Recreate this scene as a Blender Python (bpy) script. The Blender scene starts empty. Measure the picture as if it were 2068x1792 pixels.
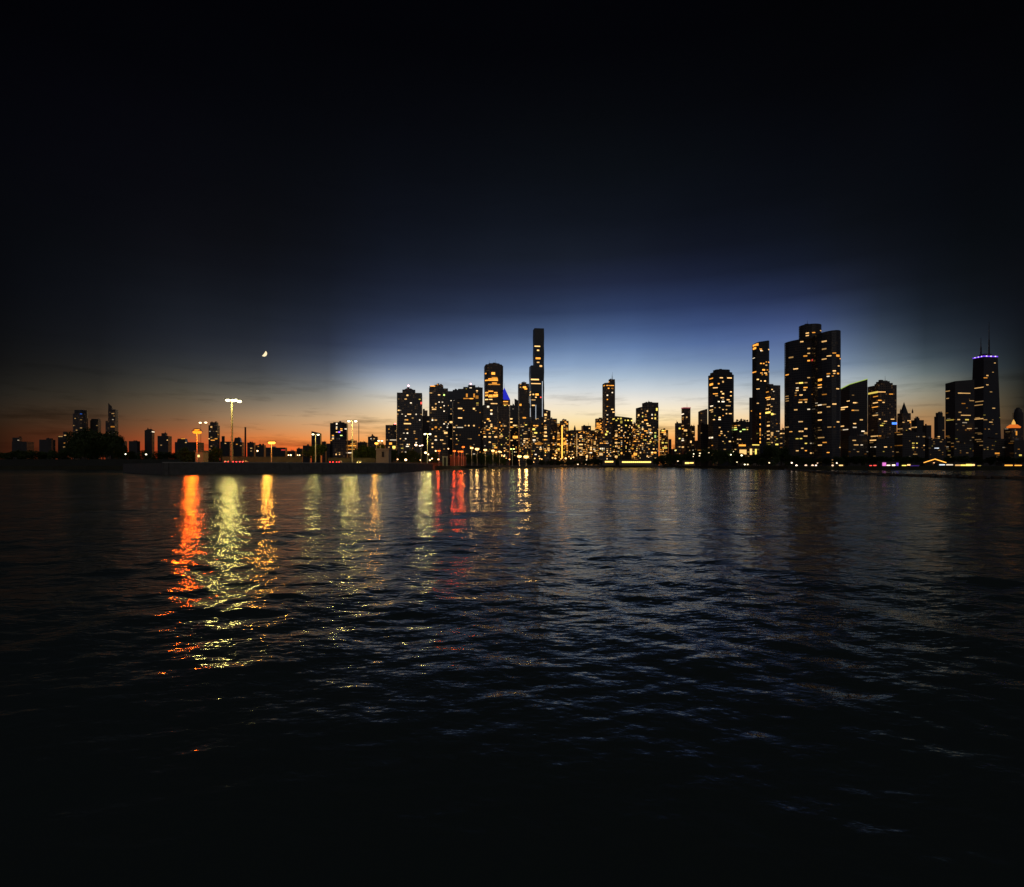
import bpy, math, random
import numpy as np
from mathutils import Vector, Matrix
random.seed(7); rng = np.random.default_rng(11)
sc = bpy.context.scene
COL = sc.collection
F, CX, HY, HC = 1148.0, 1034.0, 940.0, 3.5      # survey: focal, centre, horizon, eye height above the lake

# ------------------------------------------------------------------ helpers
def lin(c):
    c = c/255.0
    return c/12.92 if c <= .04045 else ((c+.055)/1.055)**2.4
def L3(r, g, b): return (lin(r), lin(g), lin(b), 1)
def X(px, Y): return (px-CX)/F*Y
def Z(py, Y): return HC+(HY-py)/F*Y
def PX(x, y): return CX+F*x/y

class MB:
    def __init__(s): s.v = []; s.f = []; s.uv = []; s.m = []
    def face(s, pts, uv=None, mi=0):
        b = len(s.v); s.v += [tuple(p) for p in pts]; s.f.append(list(range(b, b+len(pts))))
        s.uv += list(uv) if uv else [(0, 0)]*len(pts); s.m.append(mi)
    def box(s, c, d, rz=0, mi=0):
        cx, cy, cz = c; dx, dy, dz = d[0]/2, d[1]/2, d[2]/2; ca, sa = math.cos(rz), math.sin(rz)
        P = [(cx+ca*x*dx-sa*y*dy, cy+sa*x*dx+ca*y*dy, cz+z*dz) for z in (-1, 1) for x, y in ((-1, -1), (1, -1), (1, 1), (-1, 1))]
        for q in ((3, 2, 1, 0), (4, 5, 6, 7), (0, 1, 5, 4), (1, 2, 6, 5), (2, 3, 7, 6), (3, 0, 4, 7)):
            s.face([P[i] for i in q], None, mi)
    def prism(s, rings, mi=0, roof_mi=1, top=True):
        # rings: list of lists of (x,y,z), same length; UV in metres round the perimeter
        n = len(rings[0]); per = [0]
        for i in range(n):
            a, b = rings[0][i], rings[0][(i+1) % n]; per.append(per[-1]+math.hypot(b[0]-a[0], b[1]-a[1]))
        for r0, r1 in zip(rings, rings[1:]):
            for i in range(n):
                j = (i+1) % n
                s.face([r0[i], r0[j], r1[j], r1[i]], [(per[i], r0[i][2]), (per[i+1], r0[j][2]), (per[i+1], r1[j][2]), (per[i], r1[i][2])], mi)
        if top: s.face(rings[-1], None, roof_mi)
    def cone(s, p0, p1, r0, r1, n=8, mi=0, caps=True):
        a, b = Vector(p0), Vector(p1); d = (b-a).normalized()
        u = d.orthogonal().normalized(); w = d.cross(u)
        R0 = [a+(u*math.cos(t)+w*math.sin(t))*r0 for t in [2*math.pi*i/n for i in range(n)]]
        R1 = [b+(u*math.cos(t)+w*math.sin(t))*r1 for t in [2*math.pi*i/n for i in range(n)]]
        for i in range(n):
            j = (i+1) % n; s.face([R0[i], R0[j], R1[j], R1[i]], None, mi)
        if caps: s.face(R1, None, mi); s.face(R0[::-1], None, mi)
    def ball(s, c, rx, ry, rz, n=8, m=5, mi=0):
        def P(i, j):
            a = 2*math.pi*i/n; b = math.pi*j/m
            return (c[0]+rx*math.sin(b)*math.cos(a), c[1]+ry*math.sin(b)*math.sin(a), c[2]-rz*math.cos(b))
        for j in range(m):
            for i in range(n):
                q = [P(i, j), P(i+1, j), P(i+1, j+1), P(i, j+1)]
                if j == 0: q = [q[0], q[2], q[3]]
                elif j == m-1: q = [q[0], q[1], q[2]]
                s.face(q, None, mi)
    def mesh(s, name, mats, smooth=False):
        me = bpy.data.meshes.new(name); me.from_pydata(s.v, [], s.f)
        uvl = me.uv_layers.new(name='UVMap'); uvl.data.foreach_set('uv', [c for p in s.uv for c in p])
        for m in mats: me.materials.append(m)
        me.polygons.foreach_set('material_index', s.m)
        if smooth: me.polygons.foreach_set('use_smooth', [True]*len(s.f))
        me.update(); return me
    def build(s, name, mats, parent=None, smooth=False):
        if not isinstance(mats, (list, tuple)): mats = [mats]
        o = bpy.data.objects.new(name, s.mesh(name, mats, smooth)); COL.objects.link(o)
        if parent: o.parent = parent
        return o

def tag(o, label=None, cat=None, group=None, kind=None):
    if label: o['label'] = label
    if cat: o['category'] = cat
    if group: o['group'] = group
    if kind: o['kind'] = kind
    return o
def empty(name, loc=(0, 0, 0), label=None, cat=None, group=None, rz=0):
    o = bpy.data.objects.new(name, None); COL.objects.link(o); o.location = loc; o.rotation_euler = (0, 0, rz)
    return tag(o, label, cat, group)
def copy_tree(o, parent=None):
    c = o.copy(); COL.objects.link(c)
    if parent: c.parent = parent
    for ch in list(o.children): copy_tree(ch, c)
    return c
def mb_box(c, d, rz=0):
    m = MB(); m.box(c, d, rz); return m

# ------------------------------------------------------------------ materials
def newmat(name):
    m = bpy.data.materials.new(name); m.use_nodes = True
    nt = m.node_tree; nt.nodes.clear()
    return m, nt.nodes, nt.links
_mc = {}
def plain(name, col, rough=.7, metal=0, noise=.25, scale=1.5, bump=0):
    if name in _mc: return _mc[name]
    m, N, K = newmat(name)
    o = N.new('ShaderNodeOutputMaterial'); p = N.new('ShaderNodeBsdfPrincipled'); K.new(p.outputs[0], o.inputs[0])
    t = N.new('ShaderNodeTexNoise'); t.inputs['Scale'].default_value = scale; t.inputs['Detail'].default_value = 5
    g = N.new('ShaderNodeTexCoord'); K.new(g.outputs['Object'], t.inputs['Vector'])
    r = N.new('ShaderNodeMapRange'); r.inputs[3].default_value = 1-noise; r.inputs[4].default_value = 1+noise
    K.new(t.outputs[0], r.inputs[0])
    mx = N.new('ShaderNodeMix'); mx.data_type = 'RGBA'; mx.blend_type = 'MULTIPLY'; mx.inputs[0].default_value = 1
    mx.inputs[6].default_value = (*col, 1); K.new(r.outputs[0], mx.inputs[7]); K.new(mx.outputs[2], p.inputs['Base Color'])
    p.inputs['Roughness'].default_value = rough; p.inputs['Metallic'].default_value = metal
    if bump:
        b = N.new('ShaderNodeBump'); b.inputs['Strength'].default_value = bump; K.new(t.outputs[0], b.inputs['Height']); K.new(b.outputs[0], p.inputs['Normal'])
    _mc[name] = m; return m
def emit(name, col, strength, sampled=False):
    if name in _mc: return _mc[name]
    m, N, K = newmat(name)
    o = N.new('ShaderNodeOutputMaterial'); e = N.new('ShaderNodeEmission'); K.new(e.outputs[0], o.inputs[0])
    e.inputs[0].default_value = (*col, 1); e.inputs[1].default_value = strength
    m.cycles.emission_sampling = 'AUTO' if sampled else 'NONE'
    _mc[name] = m; return m
def facade(name, wall, glass=(.018, .022, .028), bay=3.2, floor=3.5, fw=.62, fh=.55, dim=.10, dimcol=(1, .62, .28), dimv=.10):
    """masonry grid with dark glazing and a few dim curtained rooms; UV is in metres"""
    if name in _mc: return _mc[name]
    m, N, K = newmat(name)
    def math_(op, a, b=None, c=None):
        n = N.new('ShaderNodeMath'); n.operation = op
        for i, q in enumerate((a, b, c)):
            if q is None: continue
            if isinstance(q, (int, float)): n.inputs[i].default_value = q
            else: K.new(q, n.inputs[i])
        return n.outputs[0]
    o = N.new('ShaderNodeOutputMaterial'); p = N.new('ShaderNodeBsdfPrincipled'); K.new(p.outputs[0], o.inputs[0])
    uv = N.new('ShaderNodeUVMap'); sx = N.new('ShaderNodeSeparateXYZ'); K.new(uv.outputs[0], sx.inputs[0])
    u = math_('DIVIDE', sx.outputs[0], bay); v = math_('DIVIDE', sx.outputs[1], floor)
    fu = math_('ABSOLUTE', math_('SUBTRACT', math_('FRACT', u), .5)); fv = math_('ABSOLUTE', math_('SUBTRACT', math_('FRACT', v), .5))
    mask = math_('MULTIPLY', math_('LESS_THAN', fu, fw/2), math_('LESS_THAN', fv, fh/2))
    cell = N.new('ShaderNodeCombineXYZ'); K.new(math_('FLOOR', u), cell.inputs[0]); K.new(math_('FLOOR', v), cell.inputs[1])
    oi = N.new('ShaderNodeObjectInfo'); K.new(math_('MULTIPLY', oi.outputs['Random'], 97.0), cell.inputs[2])
    wn = N.new('ShaderNodeTexWhiteNoise'); wn.noise_dimensions = '3D'; K.new(cell.outputs[0], wn.inputs['Vector'])
    sep = N.new('ShaderNodeSeparateColor'); K.new(wn.outputs['Color'], sep.inputs[0])
    on = math_('LESS_THAN', wn.outputs['Value'], dim)
    amt = math_('MULTIPLY', math_('MULTIPLY', math_('MULTIPLY', on, mask), math_('POWER', sep.outputs[0], 2.5)), dimv*4)
    nz = N.new('ShaderNodeTexNoise'); nz.inputs['Scale'].default_value = .06; nz.inputs['Detail'].default_value = 6
    tc = N.new('ShaderNodeTexCoord'); K.new(tc.outputs['Object'], nz.inputs['Vector'])
    mr = N.new('ShaderNodeMapRange'); mr.inputs[3].default_value = .7; mr.inputs[4].default_value = 1.25; K.new(nz.outputs[0], mr.inputs[0])
    wc = N.new('ShaderNodeMix'); wc.data_type = 'RGBA'; wc.blend_type = 'MULTIPLY'; wc.inputs[0].default_value = 1
    wc.inputs[6].default_value = (*wall, 1); K.new(mr.outputs[0], wc.inputs[7])
    mx = N.new('ShaderNodeMix'); mx.data_type = 'RGBA'; K.new(mask, mx.inputs[0]); K.new(wc.outputs[2], mx.inputs[6]); mx.inputs[7].default_value = (*glass, 1)
    K.new(mx.outputs[2], p.inputs['Base Color'])
    K.new(math_('SUBTRACT', .8, math_('MULTIPLY', mask, .65)), p.inputs['Roughness'])
    p.inputs['Emission Color'].default_value = (*dimcol, 1); K.new(amt, p.inputs['Emission Strength'])
    m.cycles.emission_sampling = 'NONE'
    _mc[name] = m; return m

FM = {
 'brown': facade('brown_masonry_facade', (.17, .13, .105), glass=(.04, .04, .042), dim=.28, dimv=.6, dimcol=(1, .5, .16)),
 'grey': facade('grey_concrete_facade', (.17, .16, .15), glass=(.045, .045, .05), dim=.26, dimv=.55, dimcol=(1, .55, .2)),
 'dark': facade('dark_steel_facade', (.07, .07, .07), glass=(.035, .035, .04), bay=2.4, fw=.8, fh=.7, dim=.14, dimv=.25, dimcol=(1, .55, .2)),
 'glass': facade('blue_glass_facade', (.06, .075, .09), glass=(.02, .03, .04), bay=1.8, fw=.88, fh=.8, dim=.05, dimv=.08),
 'beige': facade('beige_stone_facade', (.30, .25, .19), glass=(.06, .055, .05), dim=.28, dimv=.45, dimcol=(1, .5, .15)),
 'warm': facade('warm_brick_facade', (.20, .13, .09), glass=(.05, .04, .035), dim=.5, dimv=1.3, dimcol=(1, .42, .09)),
 'night': facade('unlit_block_facade', (.085, .078, .072), glass=(.05, .048, .046), dim=.10, dimv=.16, dimcol=(1, .55, .2)),
}
ROOF = plain('gravel_roof', (.10, .10, .10), .9)
STEEL = plain('galvanised_steel', (.35, .35, .34), .45, .6, .1)
PALE = plain('pale_painted_pole', (.55, .55, .50), .5, 0, .1)
DARKM = plain('dark_metal', (.05, .05, .05), .5, .5)
CONC = plain('stained_concrete', (.15, .14, .12), .85, 0, .45, .7, .3)
STONE = plain('pale_limestone', (.38, .36, .30), .8, 0, .25, .8, .2)
BARK = plain('bark', (.06, .05, .04), .9, 0, .4, 2, .4)
WCOL = {'w': (1, .56, .19), 'o': (1, .38, .05), 'y': (1, .74, .13), 'c': (1, .80, .55), 'g': (.72, 1, .25), 'b': (.06, .22, 1),
        'r': (1, .08, .06), 'p': (.28, .10, 1), 'k': (1, .25, .80), 's': (.85, .92, 1)}
def wmat(c, lvl):
    lvl = round(lvl, 1)
    return emit('lit_room_%s_%d' % (c, int(lvl*10)), WCOL[c], lvl)

# ------------------------------------------------------------------ sky
def build_world():
    w = bpy.data.worlds.new('World'); sc.world = w; w.use_nodes = True
    N, K = w.node_tree.nodes, w.node_tree.links; N.clear()
    cols = {  # measured along seven bearings: (height on the survey sheet, colour)
     63: [(925, 46, 21, 12), (876, 48, 26, 15), (845, 42, 31, 22), (818, 37, 31, 25), (792, 28, 27, 24), (739, 14, 14, 15), (686, 9, 10, 13), (581, 5, 6, 10), (450, 4, 5, 8), (211, 3, 3, 7), (60, 1, 1, 3)],
     300: [(925, 180, 62, 28), (900, 165, 70, 38), (876, 134, 74, 44), (845, 102, 74, 52), (800, 74, 67, 55), (740, 43, 45, 46), (690, 28, 31, 38), (600, 17, 20, 27), (500, 10, 11, 16), (400, 7, 7, 12), (211, 4, 4, 8), (60, 1, 1, 3)],
     573: [(925, 238, 70, 30), (908, 240, 100, 42), (894, 240, 130, 58), (870, 212, 145, 90), (845, 187, 150, 112), (818, 145, 130, 112), (792, 105, 104, 98), (739, 60, 64, 72), (686, 36, 41, 52), (634, 25, 30, 40), (581, 16, 19, 27), (528, 12, 14, 21), (473, 9, 10, 14), (263, 4, 5, 8), (60, 1, 1, 3)],
     715: [(925, 240, 112, 46), (894, 243, 150, 80), (870, 226, 165, 110), (845, 212, 176, 134), (818, 180, 165, 143), (778, 126, 132, 138), (739, 80, 92, 114), (699, 49, 58, 82), (634, 31, 38, 55), (581, 20, 25, 38), (528, 14, 18, 28), (422, 9, 11, 18), (263, 5, 6, 9), (60, 1, 1, 3)],
     800: [(925, 240, 135, 58), (880, 245, 180, 110), (845, 242, 208, 160), (818, 226, 207, 178), (792, 196, 199, 198), (765, 155, 168, 186), (739, 106, 123, 153), (686, 58, 72, 105), (634, 36, 45, 67), (581, 25, 31, 48), (528, 18, 23, 35), (422, 10, 13, 21), (263, 5, 6, 10), (60, 1, 1, 3)],
     1172: [(925, 240, 140, 50), (895, 246, 172, 84), (870, 250, 206, 126), (846, 251, 230, 184), (817, 243, 230, 210), (791, 217, 221, 222), (765, 178, 196, 213), (738, 139, 164, 197), (686, 86, 111, 153), (631, 47, 62, 95), (578, 32, 40, 64), (526, 23, 29, 42), (420, 11, 15, 23), (263, 6, 8, 11), (60, 1, 1, 3)],
     1403: [(925, 240, 118, 48), (897, 246, 150, 74), (870, 250, 190, 118), (845, 250, 224, 174), (818, 241, 229, 209), (792, 208, 212, 213), (765, 162, 180, 198), (737, 122, 145, 178), (686, 76, 100, 148), (634, 46, 62, 102), (581, 29, 38, 66), (528, 19, 24, 40), (475, 12, 16, 27), (263, 5, 7, 10), (60, 1, 1, 3)],
     1640: [(925, 228, 125, 64), (870, 240, 176, 122), (845, 234, 196, 154), (818, 208, 198, 178), (792, 178, 184, 186), (765, 155, 170, 184), (739, 110, 132, 164), (686, 82, 102, 146), (634, 52, 66, 104), (581, 28, 36, 60), (528, 16, 22, 36), (422, 8, 11, 18), (263, 4, 5, 9), (60, 1, 1, 2)],
     1735: [(925, 205, 112, 60), (870, 205, 146, 96), (845, 200, 162, 120), (818, 190, 175, 154), (792, 184, 186, 180), (765, 168, 179, 184), (739, 125, 142, 160), (686, 79, 95, 118), (634, 44, 56, 78), (578, 25, 31, 46), (528, 15, 19, 29), (473, 9, 12, 18), (263, 4, 5, 8), (60, 1, 1, 2)],
     1876: [(925, 185, 105, 60), (870, 176, 122, 74), (841, 166, 127, 82), (818, 146, 128, 100), (792, 142, 140, 124), (765, 112, 120, 116), (737, 72, 86, 94), (683, 39, 49, 60), (634, 23, 31, 42), (578, 13, 18, 26), (528, 9, 13, 20), (422, 5, 7, 12), (211, 3, 4, 7), (60, 1, 1, 2)],
     1950: [(925, 150, 88, 52), (841, 135, 106, 70), (788, 104, 102, 90), (739, 58, 70, 78), (683, 34, 42, 52), (634, 19, 26, 35), (578, 10, 14, 20), (450, 4, 6, 9), (211, 3, 3, 6), (60, 1, 1, 2)],
     2050: [(925, 50, 34, 22), (870, 46, 36, 27), (845, 43, 38, 31), (818, 38, 37, 31), (788, 35, 35, 30), (739, 24, 30, 34), (686, 15, 20, 27), (620, 10, 13, 20), (560, 7, 9, 14), (450, 4, 6, 9), (211, 2, 3, 5), (60, 1, 1, 2)],
    }
    TH = np.array([-2, 0, .8, 1.6, 2.5, 3.4, 4.4, 5.4, 6.4, 7.5, 8.7, 10, 11.5, 13, 15, 17.5, 20, 23, 27, 31, 36, 42, 60, 90.])
    phis = []; tab = []
    for px, lst in cols.items():
        ph = math.atan((px-CX)/F); phis.append(math.degrees(ph))
        th = np.degrees(np.arctan([(HY-y)/F*math.cos(ph) for y, *_ in lst])); c = np.array([[lin(q) for q in p[1:]] for p in lst])
        lc = np.log(c+1e-4)
        tab.append(np.stack([np.interp(TH, th, lc[:, k]) for k in range(3)], 1))
    tab = np.array(tab); phis = np.array(phis)
    # beyond the frame: dim blue dusk dome, brightened to fill the facades
    side = np.log(np.array([[lin(q)*s for q in (66, 66, 76)] for s in np.interp(TH, [0, 15, 40, 90], [1.0, .8, .35, .06])])+1e-4)
    P = np.concatenate([np.arange(-48, 19, 6.0), np.arange(21, 46, 3.0), [48.0]]); rows = []
    for p in P:
        # monotone smooth interpolation between bearings
        i = int(np.clip(np.searchsorted(phis, p)-1, 0, len(phis)-2)); t = np.clip((p-phis[i])/(phis[i+1]-phis[i]), 0, 1)
        m = []
        for j in (i, i+1):
            a, b = max(j-1, 0), min(j+1, len(phis)-1); m.append((tab[b]-tab[a])/(phis[b]-phis[a]))
        h = phis[i+1]-phis[i]; t2, t3 = t*t, t*t*t
        rows.append((2*t3-3*t2+1)*tab[i]+(t3-2*t2+t)*h*m[0]+(-2*t3+3*t2)*tab[i+1]+(t3-t2)*h*m[1])
    P = list(P)+[75.0]; rows.append(side)
    P = [-75.0]+P; rows = [side]+rows
    def mth(op, a, b=None):
        n = N.new('ShaderNodeMath'); n.operation = op
        for i, q in enumerate((a, b)):
            if q is None: continue
            if isinstance(q, (int, float)): n.inputs[i].default_value = q
            else: K.new(q, n.inputs[i])
        return n.outputs[0]
    tc = N.new('ShaderNodeTexCoord'); s = N.new('ShaderNodeSeparateXYZ'); K.new(tc.outputs['Generated'], s.inputs[0])
    el = mth('MULTIPLY', mth('ARCSINE', s.outputs[2]), 180/math.pi)
    az = mth('MULTIPLY', mth('ARCTAN2', s.outputs[0], s.outputs[1]), 180/math.pi)
    # thin cloud streaks low over the horizon
    cv = N.new('ShaderNodeCombineXYZ'); K.new(mth('MULTIPLY', az, .11), cv.inputs[0]); K.new(mth('MULTIPLY', el, .85), cv.inputs[1])
    cn = N.new('ShaderNodeTexNoise'); cn.inputs['Scale'].default_value = 1.0; cn.inputs['Detail'].default_value = 7; cn.inputs['Roughness'].default_value = .62; K.new(cv.outputs[0], cn.inputs['Vector'])
    cm = N.new('ShaderNodeMapRange'); cm.inputs[1].default_value = .52; cm.inputs[2].default_value = .74; K.new(cn.outputs[0], cm.inputs[0])
    lowband = N.new('ShaderNodeMapRange'); lowband.inputs[1].default_value = 4.5; lowband.inputs[2].default_value = 9.5; lowband.inputs[3].default_value = .68; lowband.inputs[4].default_value = .07; K.new(el, lowband.inputs[0])
    cloud = mth('MULTIPLY', cm.outputs[0], lowband.outputs[0])
    # broad softness
    sv = N.new('ShaderNodeTexNoise'); sv.inputs['Scale'].default_value = 7; sv.inputs['Detail'].default_value = 4; K.new(tc.outputs['Generated'], sv.inputs['Vector'])
    soft = N.new('ShaderNodeMapRange'); soft.inputs[3].default_value = .86; soft.inputs[4].default_value = 1.14; K.new(sv.outputs[0], soft.inputs[0])
    gain = mth('MULTIPLY', mth('SUBTRACT', 1, cloud), soft.outputs[0])
    fac = mth('DIVIDE', mth('ADD', el, 2), 92.0)
    prev = None
    for i, (p, r) in enumerate(zip(P, rows)):
        cr = N.new('ShaderNodeValToRGB'); K.new(mth('POWER', mth('MAXIMUM', fac, 0), .5), cr.inputs[0])
        e = cr.color_ramp.elements
        while len(e) < len(TH): e.new(.5)
        for k, t in enumerate(TH):
            e[k].position = math.sqrt((t+2)/92.0); c = np.maximum(np.exp(r[k])-1e-4, 0); e[k].color = (*c, 1)
        if prev is None: prev = cr.outputs[0]; continue
        mr = N.new('ShaderNodeMapRange'); mr.inputs[1].default_value = P[i-1]; mr.inputs[2].default_value = p; K.new(az, mr.inputs[0])
        mx = N.new('ShaderNodeMix'); mx.data_type = 'RGBA'; K.new(mr.outputs[0], mx.inputs[0]); K.new(prev, mx.inputs[6]); K.new(cr.outputs[0], mx.inputs[7]); prev = mx.outputs[2]
    g = N.new('ShaderNodeMix'); g.data_type = 'RGBA'; g.blend_type = 'MULTIPLY'; g.inputs[0].default_value = 1; K.new(prev, g.inputs[6]); K.new(gain, g.inputs[7])
    sky = N.new('ShaderNodeTexSky'); sky.sky_type = 'NISHITA'; sky.sun_disc = False
    sky.sun_elevation = math.radians(-4); sky.sun_rotation = math.radians(8)
    ba = N.new('ShaderNodeBackground'); K.new(g.outputs[2], ba.inputs[0]); ba.inputs[1].default_value = 1
    bb = N.new('ShaderNodeBackground'); K.new(sky.outputs[0], bb.inputs[0]); bb.inputs[1].default_value = .02
    ad = N.new('ShaderNodeAddShader'); K.new(ba.outputs[0], ad.inputs[0]); K.new(bb.outputs[0], ad.inputs[1])
    o = N.new('ShaderNodeOutputWorld'); K.new(ad.outputs[0], o.inputs[0])
build_world()

# ------------------------------------------------------------------ water
def build_water():
    th = np.concatenate([np.linspace(-180, -62, 60, endpoint=False), np.linspace(-62, 62, 760, endpoint=False), np.linspace(62, 180, 60, endpoint=False)])*math.pi/180
    r = np.concatenate([[.6], np.geomspace(2.2, 600, 640), np.geomspace(700, 9000, 16)])
    R, T = np.meshgrid(r, th, indexing='ij'); x = R*np.sin(T); y = R*np.cos(T)
    z = np.zeros_like(x)
    dr = R*.0085
    for k in range(58):
        lam = .42*(26/.42)**(rng.random()); kk = 2*math.pi/lam
        d = rng.normal(0, .75)+math.pi/2 if k % 3 else rng.random()*2*math.pi
        amp = lam*.0036*(1.0 if lam < 1.6 else .6 if lam < 3 else .3)*(.6+.8*rng.random())
        att = np.clip((lam/dr-2.6)/3, 0, 1)
        z += amp*att*np.sin(kk*(x*math.cos(d)+y*math.sin(d))+rng.random()*6.28)
    # diverging wake crests of the boat
    for lam, amp, ang, ph in ((1.7, .008, 20, 0), (2.6, .013, 27, 1.3), (.9, .003, 15, 2.1), (4.2, .018, 33, .4)):
        a = math.radians(ang); kk = 2*math.pi/lam
        env = np.exp(-((y-11)/13)**2)*np.clip((np.abs(x)-.6)/2.5, 0, 1)
        z += amp*env*np.clip((lam/dr-2.6)/3, 0, 1)*np.sin(kk*(np.abs(x)*math.cos(a)+y*math.sin(a))+ph+.7*np.sin(x*.5)+.5*np.sin(y*.37))
    z *= .3+.7*np.clip((R-5)/13, 0, 1)      # slick in the lee of the boat
    n, m = x.shape
    co = np.stack([x, y, z], -1).reshape(-1, 3)
    i, j = np.meshgrid(np.arange(n-1), np.arange(m), indexing='ij'); j2 = (j+1) % m
    q = np.stack([i*m+j, i*m+j2, (i+1)*m+j2, (i+1)*m+j], -1).reshape(-1, 4)
    me = bpy.data.meshes.new('lake_water'); me.vertices.add(len(co)); me.vertices.foreach_set('co', co.ravel())
    me.loops.add(q.size); me.loops.foreach_set('vertex_index', q.ravel().astype(np.int32))
    me.polygons.add(len(q)); me.polygons.foreach_set('loop_start', np.arange(0, q.size, 4, dtype=np.int32)); me.polygons.foreach_set('use_smooth', np.ones(len(q), bool))
    me.update(calc_edges=True); me.validate()
    if me.polygons[len(me.polygons)//2].normal.z < 0: me.flip_normals()
    mt, N, K = newmat('lake_water')
    o = N.new('ShaderNodeOutputMaterial'); p = N.new('ShaderNodeBsdfPrincipled'); K.new(p.outputs[0], o.inputs[0])
    N.remove(p)
    df = N.new('ShaderNodeBsdfDiffuse'); df.inputs['Color'].default_value = (.06, .085, .078, 1)
    p = N.new('ShaderNodeBsdfGlossy'); p.inputs['Roughness'].default_value = .09; p.inputs['Color'].default_value = (.94, .97, 1, 1)
    fr = N.new('ShaderNodeFresnel'); fr.inputs['IOR'].default_value = 1.3
    fm = N.new('ShaderNodeMath'); fm.operation = 'MULTIPLY'; fm.inputs[1].default_value = .72; K.new(fr.outputs[0], fm.inputs[0])
    ms = N.new('ShaderNodeMixShader'); K.new(fm.outputs[0], ms.inputs[0]); K.new(df.outputs[0], ms.inputs[1]); K.new(p.outputs[0], ms.inputs[2]); K.new(ms.outputs[0], o.inputs[0])
    g = N.new('ShaderNodeTexCoord')
    mp = N.new('ShaderNodeMapping'); mp.inputs['Scale'].default_value = (.8, 1.15, 1); K.new(g.outputs['Object'], mp.inputs[0])
    vl = N.new('ShaderNodeVectorMath'); vl.operation = 'LENGTH'; K.new(g.outputs['Object'], vl.inputs[0])
    lee = N.new('ShaderNodeMapRange'); lee.inputs[1].default_value = 5; lee.inputs[2].default_value = 19; lee.inputs[3].default_value = .45; lee.inputs[4].default_value = 1; K.new(vl.outputs['Value'], lee.inputs[0])   # slick round the boat
    prev = None
    for scl, st, dist in ((.22, .35, .4), (1.1, .6, .16), (4.6, .7, .036)):
        t = N.new('ShaderNodeTexNoise'); t.inputs['Scale'].default_value = scl; t.inputs['Detail'].default_value = 3; K.new(mp.outputs[0], t.inputs['Vector'])
        b = N.new('ShaderNodeBump'); sm = N.new('ShaderNodeMath'); sm.operation = 'MULTIPLY'; sm.inputs[1].default_value = st; K.new(lee.outputs[0], sm.inputs[0]); K.new(sm.outputs[0], b.inputs['Strength']); b.inputs['Distance'].default_value = dist; K.new(t.outputs[0], b.inputs['Height'])
        if prev: K.new(prev, b.inputs['Normal'])
        prev = b.outputs[0]
    K.new(prev, p.inputs['Normal']); K.new(prev, fr.inputs['Normal'])
    me.materials.append(mt)
    ob = bpy.data.objects.new('water', me); COL.objects.link(ob); tag(ob, 'dark rippled lake water', kind='structure')
build_water()

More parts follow.
